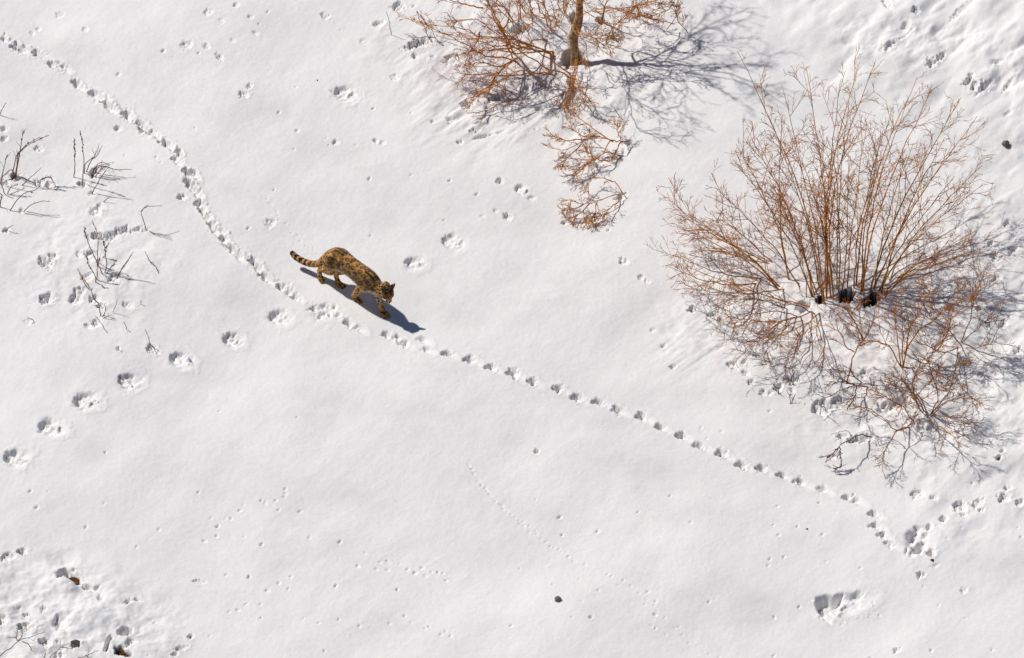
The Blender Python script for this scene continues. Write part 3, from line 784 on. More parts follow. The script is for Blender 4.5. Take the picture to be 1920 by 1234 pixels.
    fc = np.repeat(rgba[pk], 3, 0); fc[:, :3] *= np.repeat(rs.uniform(.8, 1.3, NF), 3)[:, None]
    fa_ = fur_me.attributes.new('coat', 'FLOAT_COLOR', 'POINT'); fa_.data.foreach_set('color', fc.astype(np.float32).ravel())
    # tufted fur relief
    cc2 = cc + nn * (0.0022 * (n3(120, 50) + n3(220, 51)))[:, None]
    # into world
    W = np.outer(cc2[:, 0], np.array(Fv)) + np.outer(cc2[:, 1], np.array(Lv)) + np.outer(cc2[:, 2], np.array([0, 0, 1]))
    body_me.vertices.foreach_set('co', W.astype(np.float32).ravel()); body_me.update()
    m, nd, lk, b = mat('leopard_fur', 0.85)
    a_ = nd.new('ShaderNodeAttribute'); a_.attribute_name = 'coat'
    tc = nd.new('ShaderNodeTexCoord'); nz = nd.new('ShaderNodeTexNoise'); nz.inputs['Scale'].default_value = 120; nz.inputs['Detail'].default_value = 4
    lk.new(tc.outputs['Object'], nz.inputs['Vector'])
    rr = ramp(nd, lk, nz.outputs['Fac'], [(.3, (.72, .72, .72)), (.65, (1.1, 1.1, 1.1))])
    mx = nd.new('ShaderNodeMix'); mx.data_type = 'RGBA'; mx.blend_type = 'MULTIPLY'; mx.inputs['Factor'].default_value = 1
    lk.new(a_.outputs['Color'], mx.inputs['A']); lk.new(rr.outputs['Color'], mx.inputs['B']); lk.new(mx.outputs['Result'], b.inputs['Base Color'])
    bp = nd.new('ShaderNodeBump'); bp.inputs['Strength'].default_value = .6; bp.inputs['Distance'].default_value = .006
    lk.new(nz.outputs['Fac'], bp.inputs['Height']); lk.new(bp.outputs['Normal'], b.inputs['Normal'])
    b.inputs['Sheen Weight'].default_value = .25
    body_me.materials.clear(); body_me.materials.append(m); body_me.name = 'body'
    root = empty('leopard', (LO.x, LO.y, ground_z - .004))
    tag(root, 'spotted golden leopard walking down the snow slope with head lowered and ringed tail trailing', 'leopard')
    bo = bpy.data.objects.new('body', body_me); col.objects.link(bo); bo.parent = root
    fur_me.materials.append(m); fo = bpy.data.objects.new('fur', fur_me); col.objects.link(fo); fo.parent = root; fo['kind'] = 'stuff'
    def w3(p): return Fv * p.x + Lv * p.y + Vector((0, 0, 1)) * p.z
    me_, mn_ = mat('eye', .2)[0], mat('nose', .5)[0]
    me_.node_tree.nodes['Principled BSDF'].inputs['Base Color'].default_value = (.20, .14, .03, 1)
    mn_.node_tree.nodes['Principled BSDF'].inputs['Base Color'].default_value = (.09, .035, .03, 1)
    def ball(nm, c_, r, mm):
        T = Tubes(); c_ = w3(c_); d_ = w3(cr)
        T.add([c_ + d_ * r * k for k in (-1, -.6, 0, .6, 1)], [r * .1, r * .8, r, r * .8, r * .1], 8)
        o = T.build(nm, mm, None, (0, 0, 0)); o.parent = root; return o
    for s_ in (-1, 1): ball('eye', hp(.048, .034 * s_, .040), .0095, me_)
    ball('nose', hp(.128, 0, .006), .012, mn_)
    # whiskers
    root.scale = (.97, .97, .97)
    return root
make_leopard()

# ------------------------------------------------------------------ the big shrub at the right
B0 = G(1590, 572)
shrub = empty('shrub', B0)
tag(shrub, 'largest bare shrub, tall rusty stems fanning up from dark melt holes in the snow', 'shrub')
# (base x, base y, tip x, tip y, bow to one side in px, lean factor, radius)
fan = [(1545, 566, 1382, 95, 28, .74, .012), (1548, 568, 1466, 160, 10, .80, .010), (1552, 566, 1512, 128, 14, .78, .011), (1555, 562, 1576, 150, -12, .74, .012),
       (1558, 564, 1612, 116, -34, .76, .013), (1562, 565, 1640, 118, -40, .74, .012), (1600, 540, 1720, 144, -26, .75, .013), (1612, 545, 1700, 190, -20, .8, .012),
       (1620, 556, 1747, 168, -22, .73, .013), (1628, 548, 1802, 183, -18, .76, .014), (1632, 545, 1832, 218, -16, .74, .013), (1640, 556, 1842, 310, -20, .74, .011),
       (1648, 552, 1838, 350, -18, .66, .010), (1655, 558, 1830, 440, -16, .6, .010), (1572, 548, 1560, 260, 8, .85, .011), (1585, 556, 1590, 300, 4, .7, .009),
       (1535, 560, 1400, 240, 18, .7, .010), (1530, 560, 1375, 300, 18, .76, .010), (1528, 562, 1420, 260, 12, .66, .009), (1538, 566, 1440, 330, 8, .8, .009),
       (1480, 520, 1380, 270, 16, .72, .009), (1482, 525, 1466, 235, -14, .8, .011), (1500, 540, 1340, 350, 10, .6, .010), (1468, 505, 1236, 362, -14, .55, .011),
       (1460, 500, 1340, 385, -6, .6, .010), (1472, 545, 1256, 396, 14, .6, .012), (1470, 545, 1275, 425, 12, .5, .011), (1462, 548, 1290, 400, 8, .62, .010),
       (1430, 523, 1248, 498, -20, .5, .011), (1428, 521, 1262, 478, -16, .55, .010), (1470, 540, 1285, 540, -14, .5, .009), (1520, 575, 1300, 505, -8, .45, .009),
       (1530, 575, 1355, 590, -26, .5, .009), (1540, 580, 1400, 640, -20, .6, .009), (1652, 552, 1856, 470, -18, .62, .010), (1600, 540, 1672, 205, -16, .78, .011), (1570, 540, 1592, 190, -8, .76, .010), (1545, 560, 1440, 215, 16, .74, .010),
       (1650, 548, 1800, 470, -12, .6, .010), (1635, 540, 1700, 290, -8, .8, .011), (1610, 548, 1650, 260, -8, .84, .011), (1590, 545, 1625, 230, -6, .78, .010),
       (1545, 520, 1540, 300, 4, .8, .009), (1645, 550, 1770, 260, -14, .76, .012), (1640, 552, 1790, 330, -12, .72, .011), (1510, 565, 1480, 400, 8, .7, .008), (1575, 560, 1530, 420, 3, .7, .008), (1560, 545, 1500, 290, 8, .75, .009)]
for k, (bx, by, tx, ty, bow, kk, r) in enumerate(fan):
    bx += R.uniform(-7, 7); by += R.uniform(-6, 4); kk = max(.42, min(1.0, kk + R.uniform(-.30, .20)))
    base = G(bx, by, -0.06)
    if tx > 1690: kk *= .87
    dx, dy = tx - bx, ty - by; L = math.hypot(dx, dy); ox, oy = -dy / L * -1, dx / L * -1
    def pt(f, w):
        px = bx + dx * f - oy * 0 + (dy / L) * bow * w * -1; py = by + dy * f + (dx / L) * bow * w
        if by - ty > 40:
            return up_from(bx, by, px, py, kk)
        z = (0.12 + 0.75 * math.sin(min(1, f * 1.0) * math.pi * .72)) * (0.55 + 0.3 * kk)
        return P(px, py, base.z + z)
    big = L > 240
    make_stem(shrub, base, [pt(.3, .8), pt(.65, .7), pt(1, 0)], r, .0032, 7 if big else 6, .72 if big else .6, 4, .29, 2, t0=.22, jit=.012, tipt=8 if big else 7, up=.0, m=R.choice([M_stem, M_stem, M_olive]), bang=(.35, .95))
# ------------------------------------------------------------------ lower shrubs, right
def spray(name, label, cat, root_px, tips, r, nb, bl, ntw, tl, lev, m, group=None, t0=.2, mt=None, up=.02, flat=.2, tipt=6, sink=-.05, bang=(.35, .9)):
    rt = empty(name, G(*root_px))
    tag(rt, label, cat, group)
    for ctrl in tips:
        b = G(ctrl[0][0], ctrl[0][1], sink) if len(ctrl[0]) == 2 else near(*ctrl[0])
        make_stem(rt, b, [near(*c) for c in ctrl[1:]], r * R.uniform(.85, 1.15), .003, nb, bl, ntw, tl, lev, m=m, t0=t0, mt=mt, up=up, flat=flat, tipt=tipt, jit=.012, bang=bang)
    return rt

spray('shrub', 'upright thin shrub forking like a V just below the largest shrub', 'shrub', (1691, 690),
      [[(1691, 690), (1694, 640, .35), (1692, 600, .7), (1690, 545, 1.1)], [(1692, 690), (1706, 620, .45), (1728, 580, .8), (1745, 536, 1.1)],
       [(1690, 688), (1684, 640, .3), (1678, 600, .5), (1672, 578, .7)], [(1694, 660), (1720, 622, .4), (1750, 600, .6), (1790, 575, .7)], [(1692, 686), (1668, 650, .3), (1640, 640, .45), (1606, 638, .5)]],
      .011, 5, .45, 5, .2, 2, M_stem, t0=.25)
spray('shrub', 'arching shrub branch forking beneath the melt holes with its tip bent down to the snow', 'shrub', (1603, 662),
      [[(1586, 720), (1603, 660, .35), (1622, 634, .6), (1636, 600, .9), (1645, 562, 1.2)], [(1602, 660, .33), (1588, 652, .42), (1572, 620, .5), (1530, 612, .5), (1500, 628, .4)],
       [(1617, 637, .5), (1600, 600, .8), (1585, 576, 1.0)], [(1618, 637, .55), (1612, 600, .7), (1610, 560, 1.0)]],
      .010, 5, .4, 4, .18, 2, M_stem, sink=-.02)
spray('shrub', 'slender leaning shrub stem at the right edge of the lower shrubs', 'shrub', (1755, 656),
      [[(1755, 656), (1775, 625, .25), (1790, 575, .7), (1804, 520, 1.2)], [(1735, 672), (1750, 660, .15), (1765, 640, .3), (1778, 620, .5)], [(1776, 612, .5), (1790, 590, .75), (1830, 555, 1.0), (1850, 500, 1.3)]],
      .009, 6, .5, 5, .22, 2, M_stem)
spray('shrub', 'low tangled shrub lit orange red, lowest of the standing shrubs at the right', 'shrub', (1741, 778),
      [[(1741, 780), (1722, 750, .2), (1700, 725, .4), (1680, 690, .6)], [(1705, 779), (1695, 765, .15), (1660, 745, .3), (1640, 735, .4)], [(1742, 776), (1760, 740, .3), (1745, 700, .6), (1738, 660, .8)],
       [(1745, 778), (1770, 755, .25), (1800, 747, .4), (1840, 745, .5)], [(1708, 795), (1680, 808, .18), (1662, 790, .22), (1625, 765, .3), (1595, 760, .3)], [(1680, 808, .18), (1705, 797, .15), (1712, 785, .15)],
       [(1680, 808, .18), (1662, 840, .2), (1654, 862, .15)], [(1740, 782), (1765, 800, .2), (1790, 820, .3), (1800, 818, .35)], [(1742, 775), (1720, 740, .3), (1700, 745, .5), (1690, 760, .6)],
       [(1745, 770), (1790, 783, .25), (1815, 780, .3)], [(1744, 774), (1778, 735, .4), (1790, 700, .7), (1800, 665, .9)], [(1730, 770), (1710, 720, .5), (1725, 680, .8), (1700, 650, 1.0)]],
      .008, 4, .40, 4, .20, 2, M_brown, mt=M_brown, flat=.1, tipt=5)
low = [o for o in bpy.data.objects if o.get('label', '').startswith('low tangled shrub')][0]
for (px_, py_, z_) in ((1640, 735, .4), (1660, 745, .3), (1700, 745, .5), (1722, 750, .2), (1625, 765, .3), (1760, 740, .3), (1700, 725, .4), (1765, 800, .2)):
    c_ = near(px_, py_, z_); a_ = rvec() * .022; b_ = a_.cross(rvec()).normalized() * .011
    lf = Tubes(); n_ = a_.cross(b_).normalized() * .004
    lf.v += [c_, c_ + a_ * .5 + b_ + n_, c_ + a_ * .5 - b_ + n_, c_ + a_ * 1.2, c_ + a_ * .6 - n_]
    lf.f += [(0, 1, 4), (0, 4, 2), (1, 3, 4), (4, 3, 2)]
    lf.build('dry_leaf', M_leaf, low)
spray('shrub', 'dense twiggy bush between the V forked shrub and the low orange tangle', 'shrub', (1712, 742),
      [[(1712, 745), (1700, 720, .25), (1670, 700, .4)], [(1712, 745), (1715, 715, .3), (1720, 690, .5)], [(1714, 744), (1740, 720, .3), (1770, 700, .5)], [(1690, 755), (1670, 750, .15), (1640, 738, .25)],
       [(1725, 745), (1750, 735, .25), (1788, 730, .45)]],
      .007, 4, .36, 4, .17, 2, M_stem, flat=.1, tipt=5)
spray('shrub', 'sprawling low branches under the left half of the largest shrub, bent down over dented snow', 'shrub', (1500, 590),
      [[(1500, 590), (1460, 585, .2), (1410, 590, .3), (1370, 610, .2)], [(1510, 592), (1480, 610, .2), (1450, 640, .25), (1430, 670, .12)], [(1520, 595), (1500, 625, .25), (1480, 660, .25), (1470, 690, .1)],
       [(1495, 585), (1440, 565, .3), (1390, 560, .4), (1330, 575, .3)], [(1540, 590), (1530, 620, .3), (1545, 660, .3), (1560, 690, .15)], [(1530, 585), (1500, 575, .4), (1455, 560, .5), (1400, 545, .5), (1350, 550, .4)], [(1505, 590), (1470, 600, .3), (1430, 630, .3), (1400, 640, .2)]],
      .008, 5, .42, 4, .18, 2, M_brown, mt=M_brown, flat=.35, up=.0, tipt=5)
spray('shrub', 'spreading twiggy shrub at the right photo edge among blue twig shadows', 'shrub', (1810, 640),
      [[(1800, 640), (1830, 620, .25), (1850, 600, .5), (1880, 560, .8)], [(1800, 640), (1820, 600, .4), (1825, 560, .7), (1835, 500, 1.1)], [(1805, 645), (1780, 620, .3), (1750, 600, .5), (1730, 570, .7)], [(1805, 648), (1840, 650, .2), (1870, 640, .3)],
       [(1800, 650), (1790, 690, .2), (1800, 720, .2), (1820, 745, .15)], [(1800, 645), (1770, 660, .25), (1740, 650, .4), (1715, 640, .5)]],
      .007, 5, .48, 4, .22, 2, M_brown, mt=M_brown, flat=.2, tipt=5)
spray('fallen_branch', 'dark forked branch lying half buried with twigs fanned to the left, below the shrubs', 'branch', (1632, 723),
      [[(1634, 724), (1607, 722, .12), (1590, 728, .16), (1560, 740, .14), (1541, 755, .1), (1538, 778, .03)], [(1606, 722, .12), (1602, 745, .15), (1588, 768, .06)], [(1604, 722, .12), (1580, 716, .16), (1555, 716, .14)], [(1620, 713), (1595, 705, .1), (1572, 696, .12)]],
      .009, 5, .26, 4, .11, 1, M_dark, mt=M_dark, flat=.5)
spray('fallen_branch', 'dark broken branch alone on clean snow, lowest at the right, ending in a downward hook', 'branch', (1634, 817),
      [[(1636, 815), (1612, 816, .12), (1590, 826, .2), (1573, 838, .22), (1560, 858, .12), (1548, 868, .05)], [(1573, 838, .22), (1576, 850, .16), (1576, 874, .05)], [(1576, 874, .05), (1566, 880, .02)], [(1572, 840, .2), (1558, 854, .14), (1535, 858, .04)]],
      .009, 6, .10, 1, .05, 1, M_dark, mt=M_dark, flat=.3, tipt=9)
spray('twig', 'thin pale twig arched just above the broken branch on clean snow', 'twig', (1596, 812),
      [[(1598, 815), (1590, 808, .05), (1575, 810, .03), (1558, 815, .02)]], .004, 0, .1, 0, .06, 1, M_grey, tipt=2)
for (pts, lb) in [([(1462, 738), (1458, 730, .06), (1450, 722, .1)], 'short dark stub poking from a dent left of the shrubs'), ([(1494, 716), (1484, 715, .05), (1478, 708, .1)], 'short reddish stub in the upper dent left of the shrubs'), ([(1486, 764), (1480, 745, .05), (1476, 728, .05)], 'fine twig hanging below the two dents left of the shrubs')]:
    spray('twig', lb, 'twig', pts[0], [pts], .006, 2, .12, 2, .06, 1, M_dark, mt=M_dark, tipt=3)

# ------------------------------------------------------------------ two cut sprays below the tree
spray('fallen_branch', 'rusty branch with blunt stub end and wide fan of twigs, upper of two below tree', 'branch', (1178, 264),
      [[(1180, 264, .10), (1160, 265, .18), (1145, 263, .22), (1125, 256, .28), (1100, 262, .26), (1070, 278, .22), (1040, 280, .18), (1015, 268, .2)],
       [(1150, 266, .2), (1125, 250, .28), (1096, 230, .3), (1078, 212, .3), (1070, 196, .3)], [(1145, 263, .22), (1130, 290, .2), (1110, 302, .15), (1078, 318, .15)],
       [(1140, 302, .06), (1120, 299, .12), (1104, 292, .18), (1096, 278, .2)], [(1112, 298, .15), (1095, 312, .15), (1070, 330, .12)], [(1164, 262, .18), (1158, 245, .22), (1157, 232, .25)],
       [(1165, 266, .15), (1155, 282, .1), (1150, 290, .06)], [(1125, 256, .28), (1085, 252, .26), (1065, 225, .28), (1057, 205, .28)], [(1100, 262, .25), (1060, 262, .24), (1030, 250, .26)],
       [(1090, 270, .2), (1060, 300, .18), (1058, 312, .15)]],
      .009, 6, .24, 4, .11, 2, M_stem, flat=.4, t0=.3, up=.0, mt=M_stem)
spray('fallen_branch', 'reddish twig spray with a curved upper arm, lower of two below the tree', 'branch', (1170, 363),
      [[(1174, 361, .05), (1150, 368, .12), (1120, 378, .16), (1095, 382, .14), (1070, 375, .12), (1050, 380, .08)], [(1168, 363, .07), (1152, 342, .12), (1138, 336, .16), (1112, 334, .16), (1102, 352, .12), (1090, 366, .08)],
       [(1165, 372, .03), (1150, 385, .08), (1135, 400, .1), (1128, 416, .05)], [(1120, 378, .14), (1115, 400, .12), (1105, 418, .06)], [(1105, 382, .14), (1085, 400, .1), (1066, 412, .05)],
       [(1118, 380, .14), (1122, 395, .12), (1110, 410, .08), (1098, 424, .03)], [(1095, 382, .12), (1075, 392, .1), (1052, 396, .05)]],
      .008, 6, .17, 4, .09, 2, M_stem, flat=.4, t0=.3, up=-.01, mt=M_stem)
spray('twig', 'short straight dark twig standing with a bent side shoot above the two cut sprays', 'twig', (1163, 216),
      [[(1163, 216), (1152, 204, .08), (1144, 196, .13)], [(1154, 208, .06), (1144, 210, .04), (1134, 217, .01)]], .005, 0, .1, 0, .05, 1, M_dark, tipt=1)
spray('fallen_branch', 'single smooth rusty stick lying on snow left of the tree foot', 'branch', (994, 185),
      [[(995, 184, .03), (965, 189, .09), (930, 197, .08), (915, 207, .05), (878, 213, .02)], [(914, 207, .05), (905, 222, .04), (898, 236, .02)]], .0075, 1, .1, 1, .06, 1, M_stem, tipt=2)
spray('fallen_branch', 'thin grey twig lying on snow among dents, leftmost by the tree', 'branch', (843, 89),
      [[(843, 89), (822, 77, .03), (805, 70, .05), (785, 72, .04), (757, 64, .02)], [(820, 87), (805, 70, .05), (795, 52, .1)]], .0055, 2, .2, 2, .1, 1, M_dark, tipt=3)

# ------------------------------------------------------------------ tree at the top, its limbs above the frame
TB = P(1076, 114, -.02)
tree = empty('tree', TB)
tag(tree, 'bare tree with a pale brown trunk rising from a melt pit at the top edge', 'tree')
def lean_pt(px, py, bx=1076, by=114):
    z = (by - py) / 146.0
    return P(px, py, z)
trunk_ctrl = [TB + Vector((0.02, 0, -.12)), lean_pt(1076, 90), lean_pt(1074, 66), lean_pt(1083, 34), lean_pt(1087, 5), lean_pt(1082, -40)]
tp = smooth_path(trunk_ctrl, 26, .004)
T = Tubes(); nT = len(tp)
T.add(tp, [.050 - .010 * (i / (nT - 1)) + .012 * math.exp(-i / 2) for i in range(nT)], 12)
trunk = T.build('trunk', M_trunk, tree)
fork = tp[-1]
def shadow_pt(sx, sy, z):
    """the point at height z whose sun shadow lands at (sx, sy)"""
    g = P(sx, sy, 0); return Vector((g.x - SHX * z, g.y - SHY * z, z))
# second trunk, close behind
tp2 = smooth_path([TB + Vector((.07, .05, -.12)), lean_pt(1080, 80), lean_pt(1090, 40), lean_pt(1091, 0), lean_pt(1105, -60), lean_pt(1112, -110)], 14, .006)
T = Tubes(); T.add(tp2, [.030 - .018 * i / 14 for i in range(15)], 8); trunk2 = T.build('trunk', M_trunk, tree)
TIPR = 0.0024
limbs = [  # (start, [(shadow x, shadow y, height)...], radius)
    (fork, [(1215, 112, 1.5), (1300, 128, 2.0), (1400, 155, 2.7), (1490, 215, 3.3)], .028), (fork, [(1190, 100, 1.3), (1240, 108, 1.8), (1320, 128, 2.3), (1410, 128, 2.9), (1480, 95, 3.4)], .024),
    (fork, [(1250, 96, 1.7), (1320, 60, 2.2), (1400, 40, 2.8)], .014), (fork, [(1262, 128, 1.9), (1340, 165, 2.5), (1420, 215, 3.1)], .016), (fork, [(1330, 125, 2.2), (1400, 125, 2.9), (1460, 120, 3.4)], .016),
    (tp[20], [(1175, 140, 1.1), (1180, 190, 1.2), (1195, 240, 1.2), (1240, 265, 1.2), (1300, 262, 1.3)], .012), (tp[18], [(1150, 120, .9), (1170, 150, 1.0), (1178, 178, 1.1), (1215, 200, 1.3), (1250, 230, 1.5)], .009),
    (fork, [(1240, 140, 1.7), (1240, 165, 1.9), (1225, 185, 1.9)], .009), (fork, [(1260, 135, 1.9), (1290, 170, 2.2), (1275, 210, 2.2), (1310, 240, 2.5)], .010), (tp2[10], [(1275, 85, 1.8), (1330, 50, 2.4), (1400, 20, 3.0)], .014),
    (tp2[10], [(1285, 112, 1.9), (1340, 85, 2.4), (1420, 70, 3.0)], .012), (fork, [(1360, 150, 2.6), (1420, 170, 3.2), (1470, 160, 3.6)], .012), (tp2[12], [(1300, 60, 2.2), (1350, 10, 2.7), (1400, -20, 3.0)], .012)]
for st, pts, r in limbs:
    make_stem(tree, st, [shadow_pt(*p) for p in pts], r * .72, .0035, 7, .65, 3, .27, 2, m=M_trunk, name='limb', t0=.38, mt=M_twig, jit=.02, tipt=9)
TIPR = 0.0025
# fine shoots hanging round the trunk foot
for ctrl in [[(1083, 55, .5), (1098, 90, .5), (1086, 125, .25), (1072, 145, .12)], [(1088, 60, .5), (1100, 70, .55), (1120, 62, .6), (1160, 80, .5)], [(1078, 118, .1), (1072, 150, .14), (1066, 170, .12), (1048, 190, .06)],
             [(1080, 110, .2), (1076, 150, .2), (1070, 175, .15), (1058, 200, .05)], [(1090, 30, .7), (1125, 15, .8), (1175, 22, .75), (1240, 40, .6)], [(1090, 60, .5), (1060, 30, .6), (1020, 35, .6), (975, 55, .5)],
             [(1095, 20, .8), (1150, 45, .7), (1200, 30, .7), (1262, 8, .8)], [(1095, 65, .45), (1110, 68, .5), (1130, 85, .45), (1165, 92, .3)], [(1070, 140, .2), (1090, 165, .25), (1095, 190, .2)],
             [(1110, 22, .8), (1190, 12, .9), (1230, 0, 1.0)], [(1195, 12, .9), (1160, 50, .6), (1135, 80, .3)]]:
    make_stem(tree, near(*ctrl[0]), [near(*c) for c in ctrl[1:]], .006, .003, 6, .32, 5, .13, 2, m=M_stem, name='shoot', t0=.3, flat=.1, tipt=8, up=.0)

# ------------------------------------------------------------------ shrubs beside the tree
def leaf_shrub(label, root_px, tips, r, nb, bl, ntw=5, tl=.18, **k):
    return spray('shrub', label, 'shrub', root_px, tips, r, nb, bl, ntw, tl, 2, M_stem, group=None, **k)
leaf_shrub('shrub left of the tree with long arching branches drooping left over the snow', (1030, 105),
    [[(1076, 143), (1040, 133, .25), (1010, 138, .38), (968, 133, .45), (930, 160, .4), (895, 178, .25), (868, 188, .12)],
     [(1030, 132, .25), (1000, 112, .5), (960, 85, .7), (920, 72, .8), (866, 72, .8), (800, 52, .7), (748, 24, .75)],
     [(1040, 100), (1010, 90, .3), (950, 72, .6), (900, 70, .7), (872, 54, .8), (815, 48, .8), (780, 40, .8)],
     [(1040, 98), (1000, 92, .3), (960, 82, .5), (925, 60, .75), (895, 38, .9), (850, 41, .9), (825, 38, .95)],
     [(975, 122, .05), (950, 110, .3), (910, 104, .5), (880, 88, .6), (840, 66, .7), (800, 48, .8), (770, 30, .85)],
     [(1030, 70), (1000, 76, .2), (980, 95, .3), (955, 84, .5), (925, 88, .5), (895, 96, .4), (850, 90, .3)],
     [(1072, 135), (1045, 120, .3), (1010, 100, .5), (980, 80, .7), (950, 60, .9), (930, 40, 1.0), (905, 20, 1.2)],
     [(1040, 142, .2), (1000, 138, .3), (955, 142, .35), (920, 138, .35), (880, 140, .2), (866, 142, .15)],
     [(960, 115, .2), (930, 140, .3), (925, 155, .25), (890, 180, .2), (900, 178, .1)],
     [(970, 108, .3), (940, 125, .35), (905, 118, .4), (885, 120, .3), (870, 125, .2)],
     [(1042, 92), (1005, 98, .25), (970, 100, .4), (930, 90, .5), (890, 72, .6), (860, 60, .7)],
     [(1000, 92, .2), (960, 90, .3), (925, 94, .35), (895, 96, .3)], [(1045, 102), (1015, 92, .25), (985, 85, .35), (960, 70, .5), (940, 65, .6)],
     [(900, 60, .75), (895, 75, .6), (880, 100, .35), (868, 128, .1)], [(948, 120, .3), (930, 145, .25), (922, 152, .2)]],
    .0115, 7, .46, 3, .17, flat=.15, up=.01, tipt=6)
leaf_shrub('pair of thick rusty stems leaning left out of the top edge, crossing the drooping branches', (962, 108),
    [[(962, 108), (952, 85, .25), (935, 45, .6), (918, 12, .9), (905, -25, 1.2)], [(966, 100), (950, 70, .3), (928, 30, .7), (912, -5, 1.0), (900, -50, 1.4)], [(945, 62, .3), (930, 40, .6), (918, 5, .95), (916, -40, 1.3)],
     [(906, 15, .8), (880, 10, .85), (850, 3, .9), (800, -12, .95)], [(940, 60, .5), (955, 30, .8), (925, -10, 1.1)]],
    .013, 4, .5, 3, .17)
leaf_shrub('row of upright dark stems rising from a dent between the leaning pair and the tree', (975, 60),
    [[(962, 38), (955, 25, .12), (945, 12, .25), (925, -10, .5)], [(972, 38), (970, 15, .25), (962, -15, .6)], [(978, 36), (974, 10, .3), (972, -25, .7)], [(1000, 28), (996, 10, .2), (992, -20, .55)], [(1026, 47), (1022, 25, .25), (1021, -15, .7)],
     [(1035, 56), (1028, 30, .3), (1018, 5, .55), (1010, -20, .8)], [(998, 40), (994, 10, .3), (988, -30, .75)], [(1047, 46), (1038, 20, .3), (1030, -15, .6)], [(965, 40), (940, 22, .25), (925, 0, .5)], [(1050, 20), (1046, 0, .2), (1044, -30, .5)],
     [(984, 20), (976, 0, .2), (970, -30, .5)], [(1012, 22), (1008, 0, .25), (1006, -30, .5)], [(1060, 25), (1056, 0, .25), (1052, -30, .55)]],
    .010, 3, .42, 3, .16)
leaf_shrub('short single rusty stem in its own melt hole just right of the tree', (1126, 40),
    [[(1125, 42), (1130, 25, .15), (1137, 5, .35), (1142, -25, .6)]], .020, 4, .35, 4, .16)
leaf_shrub('low rusty twigs arching right of the tree over the blue shadows', (1196, 36),
    [[(1196, 36), (1198, 18, .15), (1192, 8, .25), (1200, -15, .5)], [(1262, 5, .5), (1250, 20, .5), (1225, 30, .4), (1200, 30, .3)], [(1134, 82), (1145, 60, .2), (1170, 32, .45), (1195, 12, .6), (1240, -2, .8)],
     [(1265, 45, .1), (1240, 40, .25), (1200, 28, .4), (1140, 12, .5)], [(1250, 56, .05), (1268, 30, .3), (1262, 5, .5), (1230, 12, .55)], [(1290, 62, .02), (1272, 40, .2), (1262, 10, .5)]],
    .007, 6, .3, 4, .14, flat=.2)

# ------------------------------------------------------------------ dead weeds, left
def weed(label, root_px, stems, r=.0072, m=None, husk=False, seeds=0, side=2, sl=.12, name='dead_weed', cat='weed'):
    rt = empty(name, G(*root_px)); tag(rt, label, cat)
    for s in stems:
        b = G(s[0][0], s[0][1], -.03) if len(s[0]) == 2 else near(*s[0])
        path = smooth_path([b] + [near(*c) for c in s[1:]], 10, .005)
        T = Tubes(); T.add(path, [r - (r - .003) * i / 10 for i in range(11)], 5)
        st = T.build('stalk', m or M_weed, rt)
        if side:
            TW = Tubes(); twigs_on(TW, path, .004, sl, side, 1, t0=.35); TW.build('shoot', m or M_weed, st)['kind'] = 'stuff'
        if husk or len(s) and seeds:
            H_ = Tubes()
            for k in range(seeds or 7):
                t = .60 + .4 * k / (seeds or 7); p, tn = along(path, t)
                H_.blob(p + rvec() * .006, .011 * R.uniform(.7, 1.2), (tn + rvec() * .4).normalized(), 1.6)
            H_.build('seed_head', M_husk, st)['kind'] = 'stuff'
    return rt
def up_px(bx, by, tx, ty, k=.9): return (tx, ty, max(.03, (by - ty) / 111 * k))
def upz(bx, by, *pts): return [(bx, by)] + [up_px(bx, by, x, y) for x, y in pts]
weed('two tall straight dead stalks with fluffy seed heads', (152, 346), [upz(153, 347, (157, 315), (155, 275), (150, 244)), upz(139, 332, (140, 300), (139, 258))], seeds=8, side=1, sl=.05)
weed('bushy dark weed clump bent right beside the two tall seed stalks', (172, 332), [upz(171, 332, (178, 315), (190, 305), (206, 310)), upz(158, 325, (160, 308), (175, 295), (185, 276)), upz(172, 332, (188, 312), (215, 318), (245, 318)), upz(176, 318, (184, 312), (196, 308)), upz(175, 330, (188, 318), (200, 312)), upz(160, 322, (172, 300), (184, 290), (190, 275))], side=4, sl=.14, m=M_dark)
weed('slanting dead stalk just below the bent weed clump', (170, 364), [upz(170, 364, (182, 345), (196, 322), (205, 312))])
weed('tall leftmost weed clump, dark stalks bent over to the right at the top', (26, 335), [upz(24, 333, (28, 305), (33, 287), (55, 268), (75, 257)), upz(28, 332, (34, 300), (40, 282), (65, 265), (92, 254)), upz(27, 334, (36, 290), (42, 255), (47, 243)), upz(30, 330, (32, 300), (35, 285)), upz(27, 332, (22, 318), (8, 328), (0, 335))], r=.008, side=4, seeds=3)
weed('stalk with small buds at the left edge beside the tall clump', (0, 345), [upz(0, 345, (6, 318), (12, 296), (15, 290))], side=3, seeds=2)
weed('thin bare stalk slanting right, between the tall clump and arched weed', (38, 347), [upz(38, 347, (58, 332), (77, 314))], side=0)
weed('small weed arched down over a dent in the snow', (74, 345), [upz(74, 350, (76, 338), (86, 333), (98, 334)), [(78, 338, .08), (92, 332, .1), (100, 340, .07), (105, 352, .01)]], r=.006, side=4, sl=.08)
weed('curved reddish stalk leaning right on the left slope, upper of two', (16, 395), upz(16, 395, (30, 378), (46, 362), (62, 358), (74, 350)) and [upz(16, 395, (30, 378), (46, 362), (62, 358), (74, 350))], side=2, sl=.05)
weed('curved reddish stalk leaning right on the left slope, lower of two', (42, 397), [upz(42, 397, (56, 386), (75, 378), (93, 378))], side=2, sl=.05)
weed('short stub of a dead weed alone near the left edge, below the curved stalks', (11, 434), [upz(11, 434, (16, 428), (24, 422))], side=2, sl=.04)
